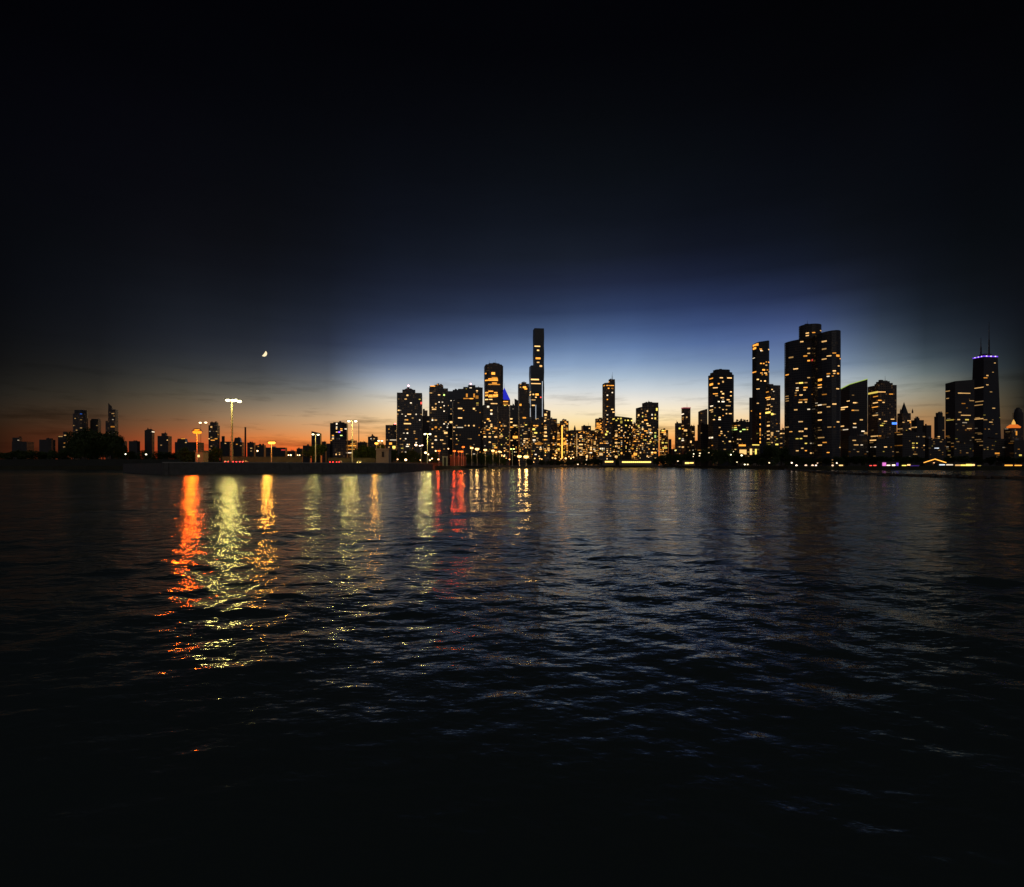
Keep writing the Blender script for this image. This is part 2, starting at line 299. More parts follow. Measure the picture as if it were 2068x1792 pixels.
# ------------------------------------------------------------------ land
SOIL = plain('dark_soil_and_grass', (.045, .05, .03), .95, 0, .5, .2)
def land():
    pts = [(-1500, 467), (-285, 467), (-262, 482), (-150, 420), (-62, 430), (-60, 800), (-40, 955), (100, 985), (240, 905), (252, 700), (217, 447), (300, 432), (400, 422), (1500, 415), (7000, 9000), (-7000, 9000)]
    m = MB(); top = [(x, y, 3.0) for x, y in pts]; m.prism([[(x, y, -2) for x, y in pts], top], 0, 0)
    tag(m.build('ground', SOIL), 'dark low shore the city stands on', kind='structure')
    pp = [(-129, 211), (-58, 268), (-56, 400), (-62, 432), (-150, 422), (-258, 480)]
    pp = [(-127.5, 213), (-60, 269), (-58, 400), (-64, 440), (-150, 440), (-250, 470)]
    m = MB(); m.prism([[(x, y, -2) for x, y in pp], [(x, y, 4.2) for x, y in pp]], 0, 0)
    tag(m.build('pier', plain('worn_asphalt', (.05, .05, .048), .9)), 'paved pier behind the concrete sea wall', kind='structure')
    # grassy bank on the far left
    m = MB(); a = [(-1500, 470, 1), (-286, 470, 1)]; b = [(-1500, 545, 9.3), (-300, 545, 9.3)]; c = [(-1500, 640, 10), (-330, 640, 10)]; d = [(-1500, 700, 2.5), (-350, 700, 2.5)]
    for p, q in ((a, b), (b, c), (c, d)): m.face([p[0], p[1], q[1], q[0]])
    m.face([a[1], d[1], c[1], b[1]]); m.face([a[0], b[0], c[0], d[0]])
    tag(m.build('embankment', SOIL), 'dark grassy bank on the far shore', kind='structure')
    # sea wall
    def wall_mesh(line, z0, z1, t):
        m = MB()
        for (x0, y0), (x1, y1) in zip(line, line[1:]):
            L = math.hypot(x1-x0, y1-y0); a = math.atan2(y1-y0, x1-x0)
            m.box(((x0+x1)/2, (y0+y1)/2, (z0+z1)/2), (L+t*.6, t, z1-z0), a)
        return m
    line = [(-129.5, 211.5), (-58.8, 267.5), (-57, 400), (-62, 440)]
    e = empty('sea_wall', (-129, 211, 0), 'long dark concrete sea wall with pale coping below the tall lamp masts', 'wall')
    def child(mb, name, mat):
        o = mb.build(name, mat); o.parent = e; o.matrix_parent_inverse = Matrix.Translation((129, -211, 0)); return o
    wm = wall_mesh(line, -2, 4.35, 1.4)
    for (x0, y0), (x1, y1) in zip(line, line[1:]):
        L = math.hypot(x1-x0, y1-y0)
        for k in range(int(L/7)): f = (k*7+3.5)/L; wm.box((x0+(x1-x0)*f, y0+(y1-y0)*f, 1.3), (.55, 1.75, 6.0), math.atan2(y1-y0, x1-x0))
    child(wm, 'wall_face', CONC); child(wall_mesh(line, 4.36, 4.72, 1.7), 'coping', STONE)
    # end return of the wall
    child(mb_box((-160, 246, 1.2), (95, 1.3, 6.2), math.radians(132)), 'end_face', CONC)
    e = empty('sea_wall', (-60, 470, 0), 'low dark sea wall along the middle of the far shore', 'wall')
    l2 = [(-62.5, 442), (-61.5, 800), (-41, 954), (100, 984), (240, 904)]
    m = wall_mesh(l2, -2, 3.6, 1.2); o = m.build('wall_face', CONC); o.parent = e; o.matrix_parent_inverse = Matrix.Translation((60, -470, 0))
    e = empty('breakwater', (133, 236, 0), 'long low black breakwater crossing the water at the right', 'breakwater')
    l3 = [(216, 446), (175, 340), (133, 236), (127, 191), (124.5, 160), (124, 138), (125, 95)]
    m = wall_mesh(l3, -2, .75, 2.6); o = m.build('concrete_cap', CONC); o.parent = e; o.matrix_parent_inverse = Matrix.Translation((-133, -236, 0))
    m = MB()
    for (x0, y0), (x1, y1) in zip(l3, l3[1:]):
        L = math.hypot(x1-x0, y1-y0)
        for k in range(int(L/1.3)):
            t = random.random(); s = random.choice((-1, 1)); r = .5+.5*random.random()
            m.ball((x0+(x1-x0)*t+s*(1.3+random.random()*1.2), y0+(y1-y0)*t, .05+.4*random.random()), r*1.1, r, r*.8, 5, 4)
    o = m.build('rubble_armour', plain('wet_rock', (.06, .06, .055), .5, 0, .4, 1, .4)); o.parent = e; o.matrix_parent_inverse = Matrix.Translation((-133, -236, 0)); o['kind'] = 'stuff'
land()

# ------------------------------------------------------------------ buildings
BL = []
def unit_shape(shape, d):
    if shape == 'box': return [(-.5, -.5*d), (.5, -.5*d), (.5, .5*d), (-.5, .5*d)]
    if shape == 'oct':
        c = .17; return [(-.5+c, -.5*d), (.5-c, -.5*d), (.5, -.5*d+c*d), (.5, .5*d-c*d), (.5-c, .5*d), (-.5+c, .5*d), (-.5, .5*d-c*d), (-.5, -.5*d+c*d)]
    if shape == 'round': return [(.5*math.cos(t), .5*d*math.sin(t)) for t in [2*math.pi*i/22 for i in range(22)]]
    if shape == 'bow':
        return [(-.5+i/8, -.5*d-.16*math.sin(math.pi*i/8)) for i in range(9)]+[(.5, .5*d), (-.5, .5*d)]
    if shape == 'trefoil':
        return [((.36+.17*math.cos(3*t-.3))*math.cos(t), (.36+.17*math.cos(3*t-.3))*math.sin(t)) for t in [2*math.pi*i/48 for i in range(48)]]
def fit(px0, px1, Y, shape='box', d=.8, yaw=8, Yc=None):
    """footprint whose nearest point is Y away and whose sides stand on the two surveyed bearings"""
    U = unit_shape(shape, d); a = math.radians(yaw); ca, sa = math.cos(a), math.sin(a)
    U = [(u*ca-v*sa, u*sa+v*ca) for u, v in U]; mn = min(v for _, v in U)
    s = (px1-px0)/F*Y; cx = X((px0+px1)/2, Y)
    for _ in range(40):
        cy = Yc if Yc else Y-mn*s
        pj = [PX(cx+u*s, cy+v*s) for u, v in U]; lo, hi = min(pj), max(pj)
        s *= 1+.8*((px1-px0)/(hi-lo)-1); cx += ((px0+px1)/2-(lo+hi)/2)/F*cy*.9
    cy = Yc if Yc else Y-mn*s
    return (cx, cy), [(cx+u*s, cy+v*s) for u, v in U]

def B(px0, px1, top, Y, name, label, cat='skyscraper', mat='grey', shape='box', d=.8, yaw=8, caps=(), taper=None, waves=None, base=2.0, group=None):
    c, P = fit(px0, px1, Y, shape, d, yaw)
    root = empty(name, (c[0], c[1], base), label, cat, group)
    vols = []
    def vol(P, c, top, z0, part, mt, taper=None, waves=None, px0=0, px1=1):
        Yn = min(p[1] for p in P)
        if isinstance(top, tuple):
            tz = [Z(top[0]+(top[1]-top[0])*min(1, max(0, (PX(*p)-px0)/(px1-px0))), Yn) for p in P]
        else: tz = [Z(top, Yn)]*len(P)
        H = max(tz); m = MB(); lev = [(0, 1.0), (1, taper or 1.0)]
        if waves:
            nseg, amp = waves; lev = [(i/nseg, 1+amp*(1 if i % 2 else -1)) for i in range(nseg+1)]
        rings = []
        for f, s in lev:
            rings.append([((c[0]+(p[0]-c[0])*s)-root.location.x, (c[1]+(p[1]-c[1])*s)-root.location.y, (z0+(tz[i]-z0)*f)-base) for i, p in enumerate(P)])
        m.prism(rings, 0, 1); ob = m.build(part, [mt, ROOF], root)
        # parapet lip
        vols.append(dict(P=P, c=c, z0=z0, H=H, tzmin=min(tz), lev=lev, px0=px0, px1=px1)); return ob
    vol(P, c, top, base, 'tower_shaft' if cat == 'skyscraper' else 'walls', FM[mat], taper, waves, px0, px1)
    hts = [(px0, px1, vols[0]['tzmin'])]
    for cp in caps:
        a, b, t = cp[:3]; o = cp[3] if len(cp) > 3 else {}
        Yc = c[1]+o.get('dy', 0)
        cc, PP = fit(a, b, Y, o.get('shape', shape), o.get('d', d*.92), o.get('yaw', yaw), Yc)
        z0 = max([h for (l, r, h) in hts if l-1.5 <= a and b <= r+1.5] or [base])-.3
        if o.get('ground'): z0 = base
        vol(PP, cc, t, z0, o.get('part', 'penthouse'), o['m'] if 'm' in o else FM[o.get('mat', mat)], o.get('taper'), o.get('waves'), a, b); hts.append((a, b, vols[-1]['tzmin']))
    b = dict(root=root, vols=vols, n=0, name=name, Y=Y, sub=None); BL.append(b); return b

def child_world(mb, name, mats, root, smooth=False):
    o = mb.build(name, mats, root, smooth); o.matrix_parent_inverse = Matrix.Translation(-root.location); return o
def beacon(b, px, py, r=1.6, col='r', lvl=7, Y=None):
    v = b['vols'][-1]; cy = v['c'][1]; z = Z(py, cy)
    m = MB(); m.ball((X(px, cy), cy, z), r, r, r, 8, 6); o = child_world(m, 'beacon', emit('beacon_'+col, {'r': (1, .18, .16), 'k': (1, .35, .45)}.get(col, WCOL[col]), lvl), b['root'])
    m = MB(); m.cone((X(px, cy), cy, v['H']-.4), (X(px, cy), cy, z-r*.8), .35, .25, 6); child_world(m, 'beacon_mast', DARKM, b['root'])
def mast(b, px, py, r=.8, mat=None, dy=0, part='antenna', vi=-1):
    v = b['vols'][vi]; cy = v['c'][1]+dy; z1 = Z(py, cy); z0 = v['H']-.4
    m = MB(); m.cone((X(px, cy), cy, z0), (X(px, cy), cy, z0+(z1-z0)*.45), r, r*.8, 8); m.cone((X(px, cy), cy, z0+(z1-z0)*.45), (X(px, cy), cy, z1), r*.5, r*.2, 8)
    return child_world(m, part, mat or DARKM, b['root'])

def hit(px, py, b):
    """nearest facade of building b met by a bearing"""
    dx = (px-CX)/F; best = None
    for v in b['vols']:
        for pas in (0, 1):
            s = 1.0
            if best is not None and pas: s = s
            P = v['P']; n = len(P); c = v['c']
            if len(v['lev']) > 1 and (v['lev'][-1][1] != 1 or len(v['lev']) > 2):
                zz = Z(py, c[1]); f = min(1, max(0, (zz-v['z0'])/(v['H']-v['z0'])))
                s = np.interp(f, [l[0] for l in v['lev']], [l[1] for l in v['lev']])
            Q = [(c[0]+(p[0]-c[0])*s, c[1]+(p[1]-c[1])*s) for p in P]
            for i in range(n):
                a, e = Q[i], Q[(i+1) % n]; ex, ey = e[0]-a[0], e[1]-a[1]
                den = ex-ey*dx
                if abs(den) < 1e-9: continue
                t = (a[1]*dx-a[0])/den
                if not 0 <= t <= 1: continue
                y = a[1]+ey*t; z = Z(py, y)
                if y <= 0 or z > v['tzmin']-.8 or z < v['z0']+1.2: continue
                if best is None or y < best[0]: best = (y, a[0]+ex*t, z, (ex, ey), t, math.hypot(ex, ey), v)
            break
    return best
UNIT = {}
def window_mesh(c, lvl):
    k = (c, round(lvl, 1))
    if k not in UNIT:
        m = MB(); m.box((0, 0, 0), (1, .5, 1)); UNIT[k] = m.mesh('lit_window', [wmat(c, lvl)])
    return UNIT[k]
def window(px, py, wpx=3.6, hpx=2.0, col='w', lvl=3.0, snap=True, only=None, part='lit_window', proud=.05):
    best = None; bb = None
    for b in ([only] if only else BL):
        if abs(b['vols'][0]['c'][0]-X(px, b['vols'][0]['c'][1])) > 160: continue
        h = hit(px, py, b)
        if h and (best is None or h[0] < best[0]): best, bb = h, b
    if best is None or bb['n'] >= 98: return None
    y, x, z, (ex, ey), t, L, v = best
    w, hh = wpx/F*y, hpx/F*y
    w = min(w*1.0/max(.35, abs(ex)/L), L*.96) if L > w*.5 else L*.96
    if snap:
        z = round(z/3.5)*3.5+.1
        t = min(1-w/2/L, max(w/2/L, round(t*L/3.2)*3.2/L)) if L > w else .5
        x, y = x-ex*(best[4]-t), y-ey*(best[4]-t)
    nx, ny = ey/L, -ex/L
    if nx*x+ny*y > 0: nx, ny = -nx, -ny
    o = bpy.data.objects.new(part, window_mesh(col, lvl)); COL.objects.link(o); o.parent = bb['root']
    o.location = (x+nx*proud-bb['root'].location.x, y+ny*proud-bb['root'].location.y, z-bb['root'].location.z)
    o.rotation_euler = (0, 0, math.atan2(ey, ex)); o.scale = (w, 1, hh); bb['n'] += 1
    return o

# far left, low and dim
B(24, 69, 892, 1500, 'low_block', 'dim stepped low block at the far left end of the skyline', 'building', 'night', caps=[(25, 45, 884)])
B(79, 112, 888, 1480, 'low_block', 'dim low block with a pale lit roof edge left of the twin far towers', 'building', 'night', 'oct', caps=[(93, 107, 885.5)])
b = B(117, 144, 880.5, 1520, 'low_block', 'dim block with a roof pavilion and a thin bright line beside the dark round tower', 'building', 'night', caps=[(127.5, 136, 872)])
B(147, 178, 835, 1700, 'round_tower', 'dark round tower with a blue lit rim behind the big left tree', 'skyscraper', 'brown', 'round', 1, caps=[(150, 177, 828, {'mat': 'night'})])
B(182, 204, 849, 1750, 'apartment_tower', 'plain dark tower between the blue rimmed tower and the slant topped one', 'skyscraper', 'night', caps=[(184, 203, 846)])
B(213, 239, 850, 1650, 'slant_top_tower', 'slim dark tower with a slanted stepped top, tallest on the far left', 'skyscraper', 'brown', caps=[(218.3, 238.8, 827, {'part': 'upper_shaft'}), (218.5, 228, (814, 823))])
B(239, 257, 891, 1600, 'low_block', 'dark low block just right of the slant topped tower', 'building', 'night')
B(260, 283, 891, 1560, 'low_block', 'dark low block left of the two square mid rises', 'building', 'night')
B(292, 312, 869, 1600, 'apartment_tower', 'slim dark mid rise with a hipped roof and one roof light', 'building', 'night', caps=[(294, 310, 866.5, {'taper': .6})])
B(318, 347, 880.5, 1580, 'apartment_block', 'broad dark mid rise with a small roof house left of the orange lamp', 'building', 'night', caps=[(326, 338, 875)])
B(353, 412, 893, 1400, 'office_block', 'dark stepped block with bright rooms behind the orange lamp', 'building', 'night', caps=[(357, 380, 886, {'taper': .85})])
b = B(421, 444, 859, 1350, 'apartment_tower', 'reddish brown tower with scattered lit rooms between the orange lamp and tall mast', 'skyscraper', 'brown', caps=[(424, 441, 853)])
B(444.5, 469, 892, 1450, 'low_block', 'dark low block with a roof tank left of the tall lamp mast', 'building', 'night', caps=[(447.5, 454, 881, {'shape': 'round'})])
B(470, 493, 893, 1420, 'low_block', 'dark low block with a sloping roof house right of the tall lamp mast', 'building', 'night', caps=[(472, 489, 884, {'taper': .75})])
B(499, 516, 894, 1400, 'low_block', 'dark low block right of the faint chimney', 'building', 'night')
B(516, 537, 899, 1380, 'low_block', 'dark low block left of the yellow orange lamp', 'building', 'night')
B(537, 580, 904, 1300, 'warehouse', 'long low dark shed with a red lit edge under the yellow orange lamp', 'building', 'night', d=.4)
B(580, 599, 911, 1290, 'warehouse', 'lowest dark roof under the reddest strip of sky', 'building', 'night')
B(599, 612, 906, 1280, 'low_block', 'small dark block left of the green lit tree', 'building', 'night')
B(611.5, 628, 900, 1250, 'low_block', 'dark block rising behind the left side of the green lit tree', 'building', 'night')
B(629, 649.6, (871, 875.5), 1200, 'office_tower', 'dark tower with a slanting roof behind the white double lamp', 'building', 'dark')
B(650, 659, 892, 1190, 'low_block', 'narrow dark block against the slant roofed tower', 'building', 'night')
B(659, 667, 896, 1185, 'low_block', 'small dark block left of the round topped office', 'building', 'night')
B(666.5, 703, 854.5, 1200, 'office_tower', 'dark office with a bowed roof, a purple light and a green light bar', 'building', 'dark', 'bow', .5, caps=[(673, 697, 852.8)])
B(672, 702, 888, 1100, 'brick_block', 'brown unlit block in front of the bowed roof office', 'building', 'brown')
B(702.5, 721, 889.5, 1120, 'hotel', 'low block with three glowing storeys below the middle double lamp', 'building', 'warm', caps=[(708, 714, 887.5)])
B(721.5, 743, 893.5, 1250, 'low_block', 'dark low block behind the dome shaped trees', 'building', 'night')
B(743, 763.6, 882, 1200, 'apartment_block', 'square block with a shallow peaked roof left of the dense skyline', 'building', 'brown', caps=[(747, 759, 879.5, {'taper': .3})])
b = B(778.6, 801.6, 858.5, 1100, 'apartment_block', 'dark block with a red roof light at the left foot of the first tower', 'building', 'grey', caps=[(793.5, 800, 857)]); beacon(b, 798, 856.3, 1.8, 'r', 5)
# dense middle
b = B(801.5, 853, 793, 1050, 'apartment_tower', 'broad dark tower with a hexagonal crown, leftmost of the dense skyline', mat='grey', caps=[(812.5, 839, 786.8, {'shape': 'oct'}), (815, 836, 784, {'taper': .5, 'shape': 'oct'})]); beacon(b, 825, 779.3, 1.6, 'k', 8)
B(853.7, 863.5, 829, 1500, 'apartment_tower', 'pale distant tower in the gap right of the first broad tower', mat='beige', caps=[(853.9, 858, 826)])
B(850, 869, 840, 1180, 'apartment_block', 'dark lower block filling the gap between the first two broad towers', mat='night')
b = B(866.6, 904.8, 784, 1100, 'apartment_tower', 'broad dark tower with a red lit round crown right of the leftmost broad tower', mat='grey', caps=[(867.2, 895.5, 780), (877, 895, 777, {'shape': 'round', 'mat': 'warm'})])
B(901, 936, 790, 1200, 'apartment_tower', 'greenish grey tower tucked behind between two broad dark towers', mat='glass', caps=[(914, 930, 787.5)])
b = B(923.5, 972, 785.3, 1250, 'office_tower', 'broad stepped tower with glowing orange columns near its top', mat='dark', caps=[(934.5, 971, 781.6), (945, 960, 777.8)]); beacon(b, 950.5, 775.6, 1.5, 'k', 8)
B(913.6, 970.5, 809, 1050, 'apartment_tower', 'black broad slab standing in front of the orange columned tower', mat='night', caps=[(919, 962, 806, {'taper': .8})])
B(959, 975, 782.5, 1330, 'office_tower', 'slim dark slab just left of the gold lit round topped tower', mat='dark')
b = B(977.5, 1016.2, 737.5, 1450, 'office_tower', 'tall round topped tower with blocks of gold lit floors', mat='brown', shape='oct', caps=[(979.5, 1014.2, 735.4), (986, 1009, 733.6)]); mast(b, 988, 727, .6)
B6 = B(1007, 1030.5, 807.3, 1560, 'pyramid_top_tower', 'tower with a pointed blue lit pyramid roof behind the gold lit tower', mat='beige', d=1)
B(1046, 1068.5, 775, 1350, 'apartment_tower', 'dark tower with orange rooms near its top, left of the tallest tower', mat='brown', caps=[(1053, 1063, 772)])
B(1039, 1046.5, (805, 809), 1340, 'apartment_tower', 'narrow dark slab with a slanted top beside the blue roofed tower', mat='night')
st = B(1046, 1071, 815, 1440, 'stepped_glass_tower', 'tallest tower, three stepped glass stems with wavy sides and white edge lights', mat='glass', d=.9, waves=(6, .02),
       caps=[(1068.5, 1096.4, 738, {'ground': 1, 'part': 'tower_shaft', 'waves': (12, .02), 'dy': 22, 'd': .9}), (1076.2, 1098.9, 662.8, {'ground': 1, 'part': 'tower_shaft', 'waves': (16, .022), 'dy': 46, 'd': .9})])
B(1097, 1112, (826, 829.5), 1300, 'apartment_tower', 'brown mid rise against the right foot of the tallest tower', mat='brown')
B(1110, 1125, 845.5, 1250, 'apartment_block', 'flat roofed brown block between tallest tower and the orange light strip', mat='brown')
B(1124.5, 1132, 855, 1230, 'apartment_block', 'narrow low block left of the block with the bright orange strip', mat='warm')
b11 = B(1130.5, 1148.5, 850, 1200, 'hotel', 'warm lit block with a long upright orange light strip', mat='warm', caps=[(1135, 1144, 847)])
B(974, 1004, 818, 1120, 'apartment_tower', 'dark block speckled with lit rooms below the gold lit round topped tower', mat='grey')
B(1004.5, 1028, 820, 1160, 'apartment_tower', 'brown block with few lights below the blue pyramid roof', mat='brown')
B(1028.5, 1045.5, 818.5, 1200, 'apartment_tower', 'dark narrow block between the blue roofed tower and the tallest one', mat='dark')
B(1046.5, 1072, 842, 1130, 'apartment_block', 'dark block in front of the lowest stem of the tallest tower', mat='grey')
B(1072.5, 1096, 848, 1105, 'apartment_block', 'dark block with an orange lit lobby in front of the tallest tower', mat='grey')
B(1096.5, 1110, 852, 1090, 'apartment_block', 'dark slim block with a column of lit rooms right of the tallest tower foot', mat='grey')
bs = B(1148.5, 1202, 868.7, 1300, 'office_block', 'long low dark block with a tiny pointed turret on its roof', mat='brown', d=.4, caps=[(1158.5, 1163, 866)])
B(1174, 1193.6, 860, 1400, 'office_block', 'bluish dark slab rising behind the long low turreted block', mat='dark')
b18 = B(1160, 1183, 872, 1150, 'hotel', 'dark block with a bright stack of lit rooms and a thin dim light strip', mat='brown')
B(1183.5, 1203, 880, 1110, 'apartment_block', 'low speckled block left of the orange glowing block', mat='warm')
B(1201.8, 1217.5, 845.5, 1280, 'hotel', 'block with glowing orange upper floors left of the slim ring lit tower', mat='warm', caps=[(1209, 1216, 843.5)])
b20 = B(1216.5, 1242.2, (774, 771.5), 1420, 'condominium_tower', 'slim tall tower with a ring of lights below its notched top and a white mast', mat='brown', caps=[(1229, 1242, 766, {'part': 'upper_block'})]); mast(b20, 1237, 752, .7, PALE)
B(1203.5, 1237, 888, 1080, 'apartment_block', 'dark low block under the foot of the slim ring lit tower', mat='grey')
b21 = B(1236, 1277, (839.5, 844), 1150, 'apartment_tower', 'dark block crowned with rows of yellow lights', mat='night', shape='bow', d=.5)
B(1275, 1287, 856, 1300, 'brick_block', 'reddish brown block in the gap beside the yellow crowned block', mat='warm')
b23 = B(1284, 1330, 822, 1100, 'apartment_tower', 'broad dark tower with a lit roof terrace on its left shoulder', mat='grey', caps=[(1296.6, 1329.7, 812.8, {'part': 'upper_block'})])
B(1276, 1292, 872, 1080, 'hotel', 'dim amber block against the left foot of the roof terrace tower', mat='warm')
B(1332, 1349.6, 868.5, 1150, 'office_block', 'squat dark block with an orange lit crown right of the terrace tower', mat='warm')
B(1349.8, 1356, 887, 1300, 'low_block', 'dark low block beside the narrow orange sky gap', 'building', 'night')
B(1355.5, 1365, 906.8, 1290, 'low_block', 'lowest dark block at the bottom of the narrow orange sky gap', 'building', 'night')
b25 = B(1376.2, 1394.5, 824.6, 1200, 'apartment_tower', 'slim block with a pink lit rim rising between two lower wings', mat='brown', caps=[])
B(1363, 1376.5, 854.5, 1190, 'apartment_block', 'left lower wing block beside the pink rimmed block', mat='grey')
B(1394, 1403.6, 860, 1185, 'apartment_block', 'right lower wing block beside the pink rimmed block', mat='grey')
B(1403, 1411, 890, 1250, 'low_block', 'dark low block at the bottom of the second orange sky gap', 'building', 'night')
B(1410, 1428.8, (831, 825.5), 1150, 'apartment_tower', 'pale sided tower with a chamfered top against the broad flat crowned tower', mat='beige')
B(1408.5, 1432, 857, 1050, 'apartment_block', 'black unlit block in front of the pale sided chamfered tower', mat='night')
B(1430, 1482, 755.5, 1000, 'apartment_tower', 'broad tower with a stepped flat crown and many lit rooms right of centre', mat='dark', shape='oct', d=.7, caps=[(1434, 1479, 751), (1440, 1474, 746)])
B(1481.5, 1514, 851.5, 1000, 'apartment_block', 'wide low block with roof trees and greenish lights', mat='night', d=.5)
B(1513, 1519.5, 803, 1430, 'apartment_tower', 'narrow dark sliver standing behind the orange crowned tower', mat='night')
b30 = B(1519, 1553.6, (693, 686.8), 1250, 'glass_tower', 'very tall slim tower with an orange lit crown left of the three lobed tower', mat='dark', shape='oct', d=.8)
b30b = B(1526.5, 1546, 834, 1120, 'curved_glass_block', 'silvery curved glass block glowing orange on its lower floors', mat='glass', shape='bow', d=.6)
B(1545.8, 1576, 778, 1050, 'apartment_tower', 'square dark tower with pairs of lit rooms against the orange crowned tower', mat='grey', caps=[(1546.5, 1562, 775.6)])
B(1575.5, 1588, 868, 1000, 'apartment_block', 'low lit block at the foot of the bright gap left of the three lobed tower', mat='grey')
B(1488, 1514, 902, 900, 'arcade', 'low amber lit frontage with an orange sign band below the orange crowned tower', 'building', 'beige', d=.4)
bcol = B(1514.6, 1535, 899, 880, 'colonnade', 'lit colonnade of pale columns at the foot of the orange crowned tower', 'building', 'beige', d=.4)
b32 = B(1584, 1698, (673.5, 666), 780, 'three_lobed_tower', 'huge black three lobed tower with a drum on its roof at the right', mat='dark', shape='trefoil', yaw=24, caps=[(1613, 1659, 653.6, {'shape': 'round', 'd': 1, 'mat': 'night'})])
b33 = B(1696.5, 1752, (783, 766), 1050, 'slant_roof_tower', 'dark tower with a sloping roof edged in yellow green light', mat='night', yaw=4)
B(1752.3, 1811, 777.5, 950, 'apartment_tower', 'dark tower with a stepped crown and a golden lit band near the top', mat='brown', caps=[(1766, 1803, 773.5), (1769, 1797, 770)], yaw=2)
b35 = B(1812, 1839.5, 834.5, 1250, 'spired_tower', 'tower with a steep pointed roof between two small turrets', mat='brown', d=.7)
B(1840, 1866, 848.5, 1150, 'apartment_block', 'dark stepped block right of the steep pointed roof', mat='night', caps=[(1846, 1857, 844.5)])
B(1863, 1881, 859, 1110, 'apartment_block', 'dark lower block stepping down right of the pointed roof', mat='night')
B(1806, 1868, 873, 900, 'apartment_block', 'wide dark block under the blue sign and the pointed roof', mat='night', d=.4)
B(1862, 1911, 886, 930, 'apartment_block', 'wide dark low block left of the antenna tower group', mat='night', d=.4)
B(1886.5, 1908, 841, 1250, 'apartment_tower', 'dark tower with a rounded top left of the slab by the antenna tower', mat='night', shape='oct', caps=[(1889.5, 1904, 833.5)])
B(1909, 1968, (772, 766), 1350, 'office_tower', 'broad dark slab with lit strips joined to the left of the antenna tower', mat='night', d=.5)
b39 = B(1956.5, 2024, 719.5, 1700, 'antenna_tower', 'tall black tapering tower with two antennas and a purple light band', mat='dark', taper=.74, d=.7, caps=[(1977, 2003, 714.5, {'mat': 'night', 'd': .7})])
B(2045, 2067, 833, 1520, 'domed_tower', 'dark tower with a rounded dome top at the far right', mat='night', shape='round', d=1, caps=[(2047, 2065, 826, {'taper': .8}), (2050, 2062, 823, {'taper': .5})])
b40 = B(2027, 2066, 864.5, 1300, 'hotel', 'dark block with a glowing orange pavilion roof at the far right', mat='brown', d=.6)
B(1965, 2031, 886, 1000, 'apartment_block', 'dark low block under the antenna tower', mat='night', d=.4)
B(2030.5, 2085, 889, 990, 'apartment_block', 'dark low block under the orange pavilion roof', mat='night', d=.4)
B(1910, 1966, 896, 960, 'apartment_block', 'dark low block behind the string lit beach house', mat='night', d=.4)
B(1700, 1757, 880, 880, 'apartment_block', 'dark low block under the yellow green edged roof', mat='night', d=.4)
B(1756.5, 1806.5, 886, 870, 'apartment_block', 'dark low block below the golden banded tower', mat='night', d=.4)

def roof_plant():
    r = random.Random(5)
    for b in BL:
        v = b['vols'][-1]; w = v['px1']-v['px0']
        if w < 9 or b['name'] in ('pyramid_top_tower', 'slant_roof_tower', 'antenna_tower', 'domed_tower', 'spired_tower', 'colonnade', 'arcade', 'slant_top_tower', 'stepped_glass_tower') or v['H']-v['tzmin'] > .5: continue
        c = v['c']; S = w/F*c[1]
        for k in range(r.choice((1, 1, 2, 3))):
            a = S*r.uniform(.08, .2); h = r.uniform(1.5, 3.6); m = MB()
            m.box((c[0]+S*r.uniform(-.26, .26), c[1]+S*r.uniform(-.12, .12), v['H']+h/2-.05), (a, a*.8, h)); child_world(m, 'roof_unit', STEEL if r.random() < .3 else DARKM, b['root'])
        if r.random() < .35:
            x = c[0]+S*r.uniform(-.3, .3); m = MB(); m.cone((x, c[1], v['H']-.1), (x, c[1], v['H']+r.uniform(5, 13)), .35, .12, 6); child_world(m, 'roof_aerial', DARKM, b['root'])
roof_plant()
# pyramid roofs, turrets, crowns, light bands
def pyramid(b, px, apex, mat, grow=1.0, part='pyramid_roof', vi=0, ht=None):
    v = b['vols'][vi]; c = v['c']; z0 = v['tzmin']-.1; z1 = Z(apex, c[1]); m = MB()
    P = [(c[0]+(p[0]-c[0])*grow, c[1]+(p[1]-c[1])*grow, z0) for p in v['P']]; t = (c[0], c[1], z1)
    for i in range(len(P)): m.face([P[i], P[(i+1) % len(P)], t])
    return child_world(m, part, mat, b['root'])
pyramid(B6, 1019, 783, emit('blue_floodlit_roof_glow', (.04, .05, 1), .5)); mast(B6, 1019, 774, .9, DARKM)  # floodlight on the roof put in as blue emission
pyramid(bs, 1160.7, 858.5, plain('copper_roof', (.12, .09, .07), .7), vi=1)
pyramid(b35, 1826, 812, plain('slate_roof', (.06, .07, .07), .6), .62, 'spire_roof')
for s in (-1, 1):
    v = b35['vols'][0]; c = v['c']; x = c[0]+s*X(CX+12, c[1]); m = MB(); m.cone((x, c[1]-8, v['H']-.3), (x, c[1]-8, v['H']+3), 1.6, 1.6, 8); m.cone((x, c[1]-8, v['H']+3), (x, c[1]-8, Z(826, c[1])), 1.7, .1, 8)
    child_world(m, 'turret', FM['brown'], b35['root'])
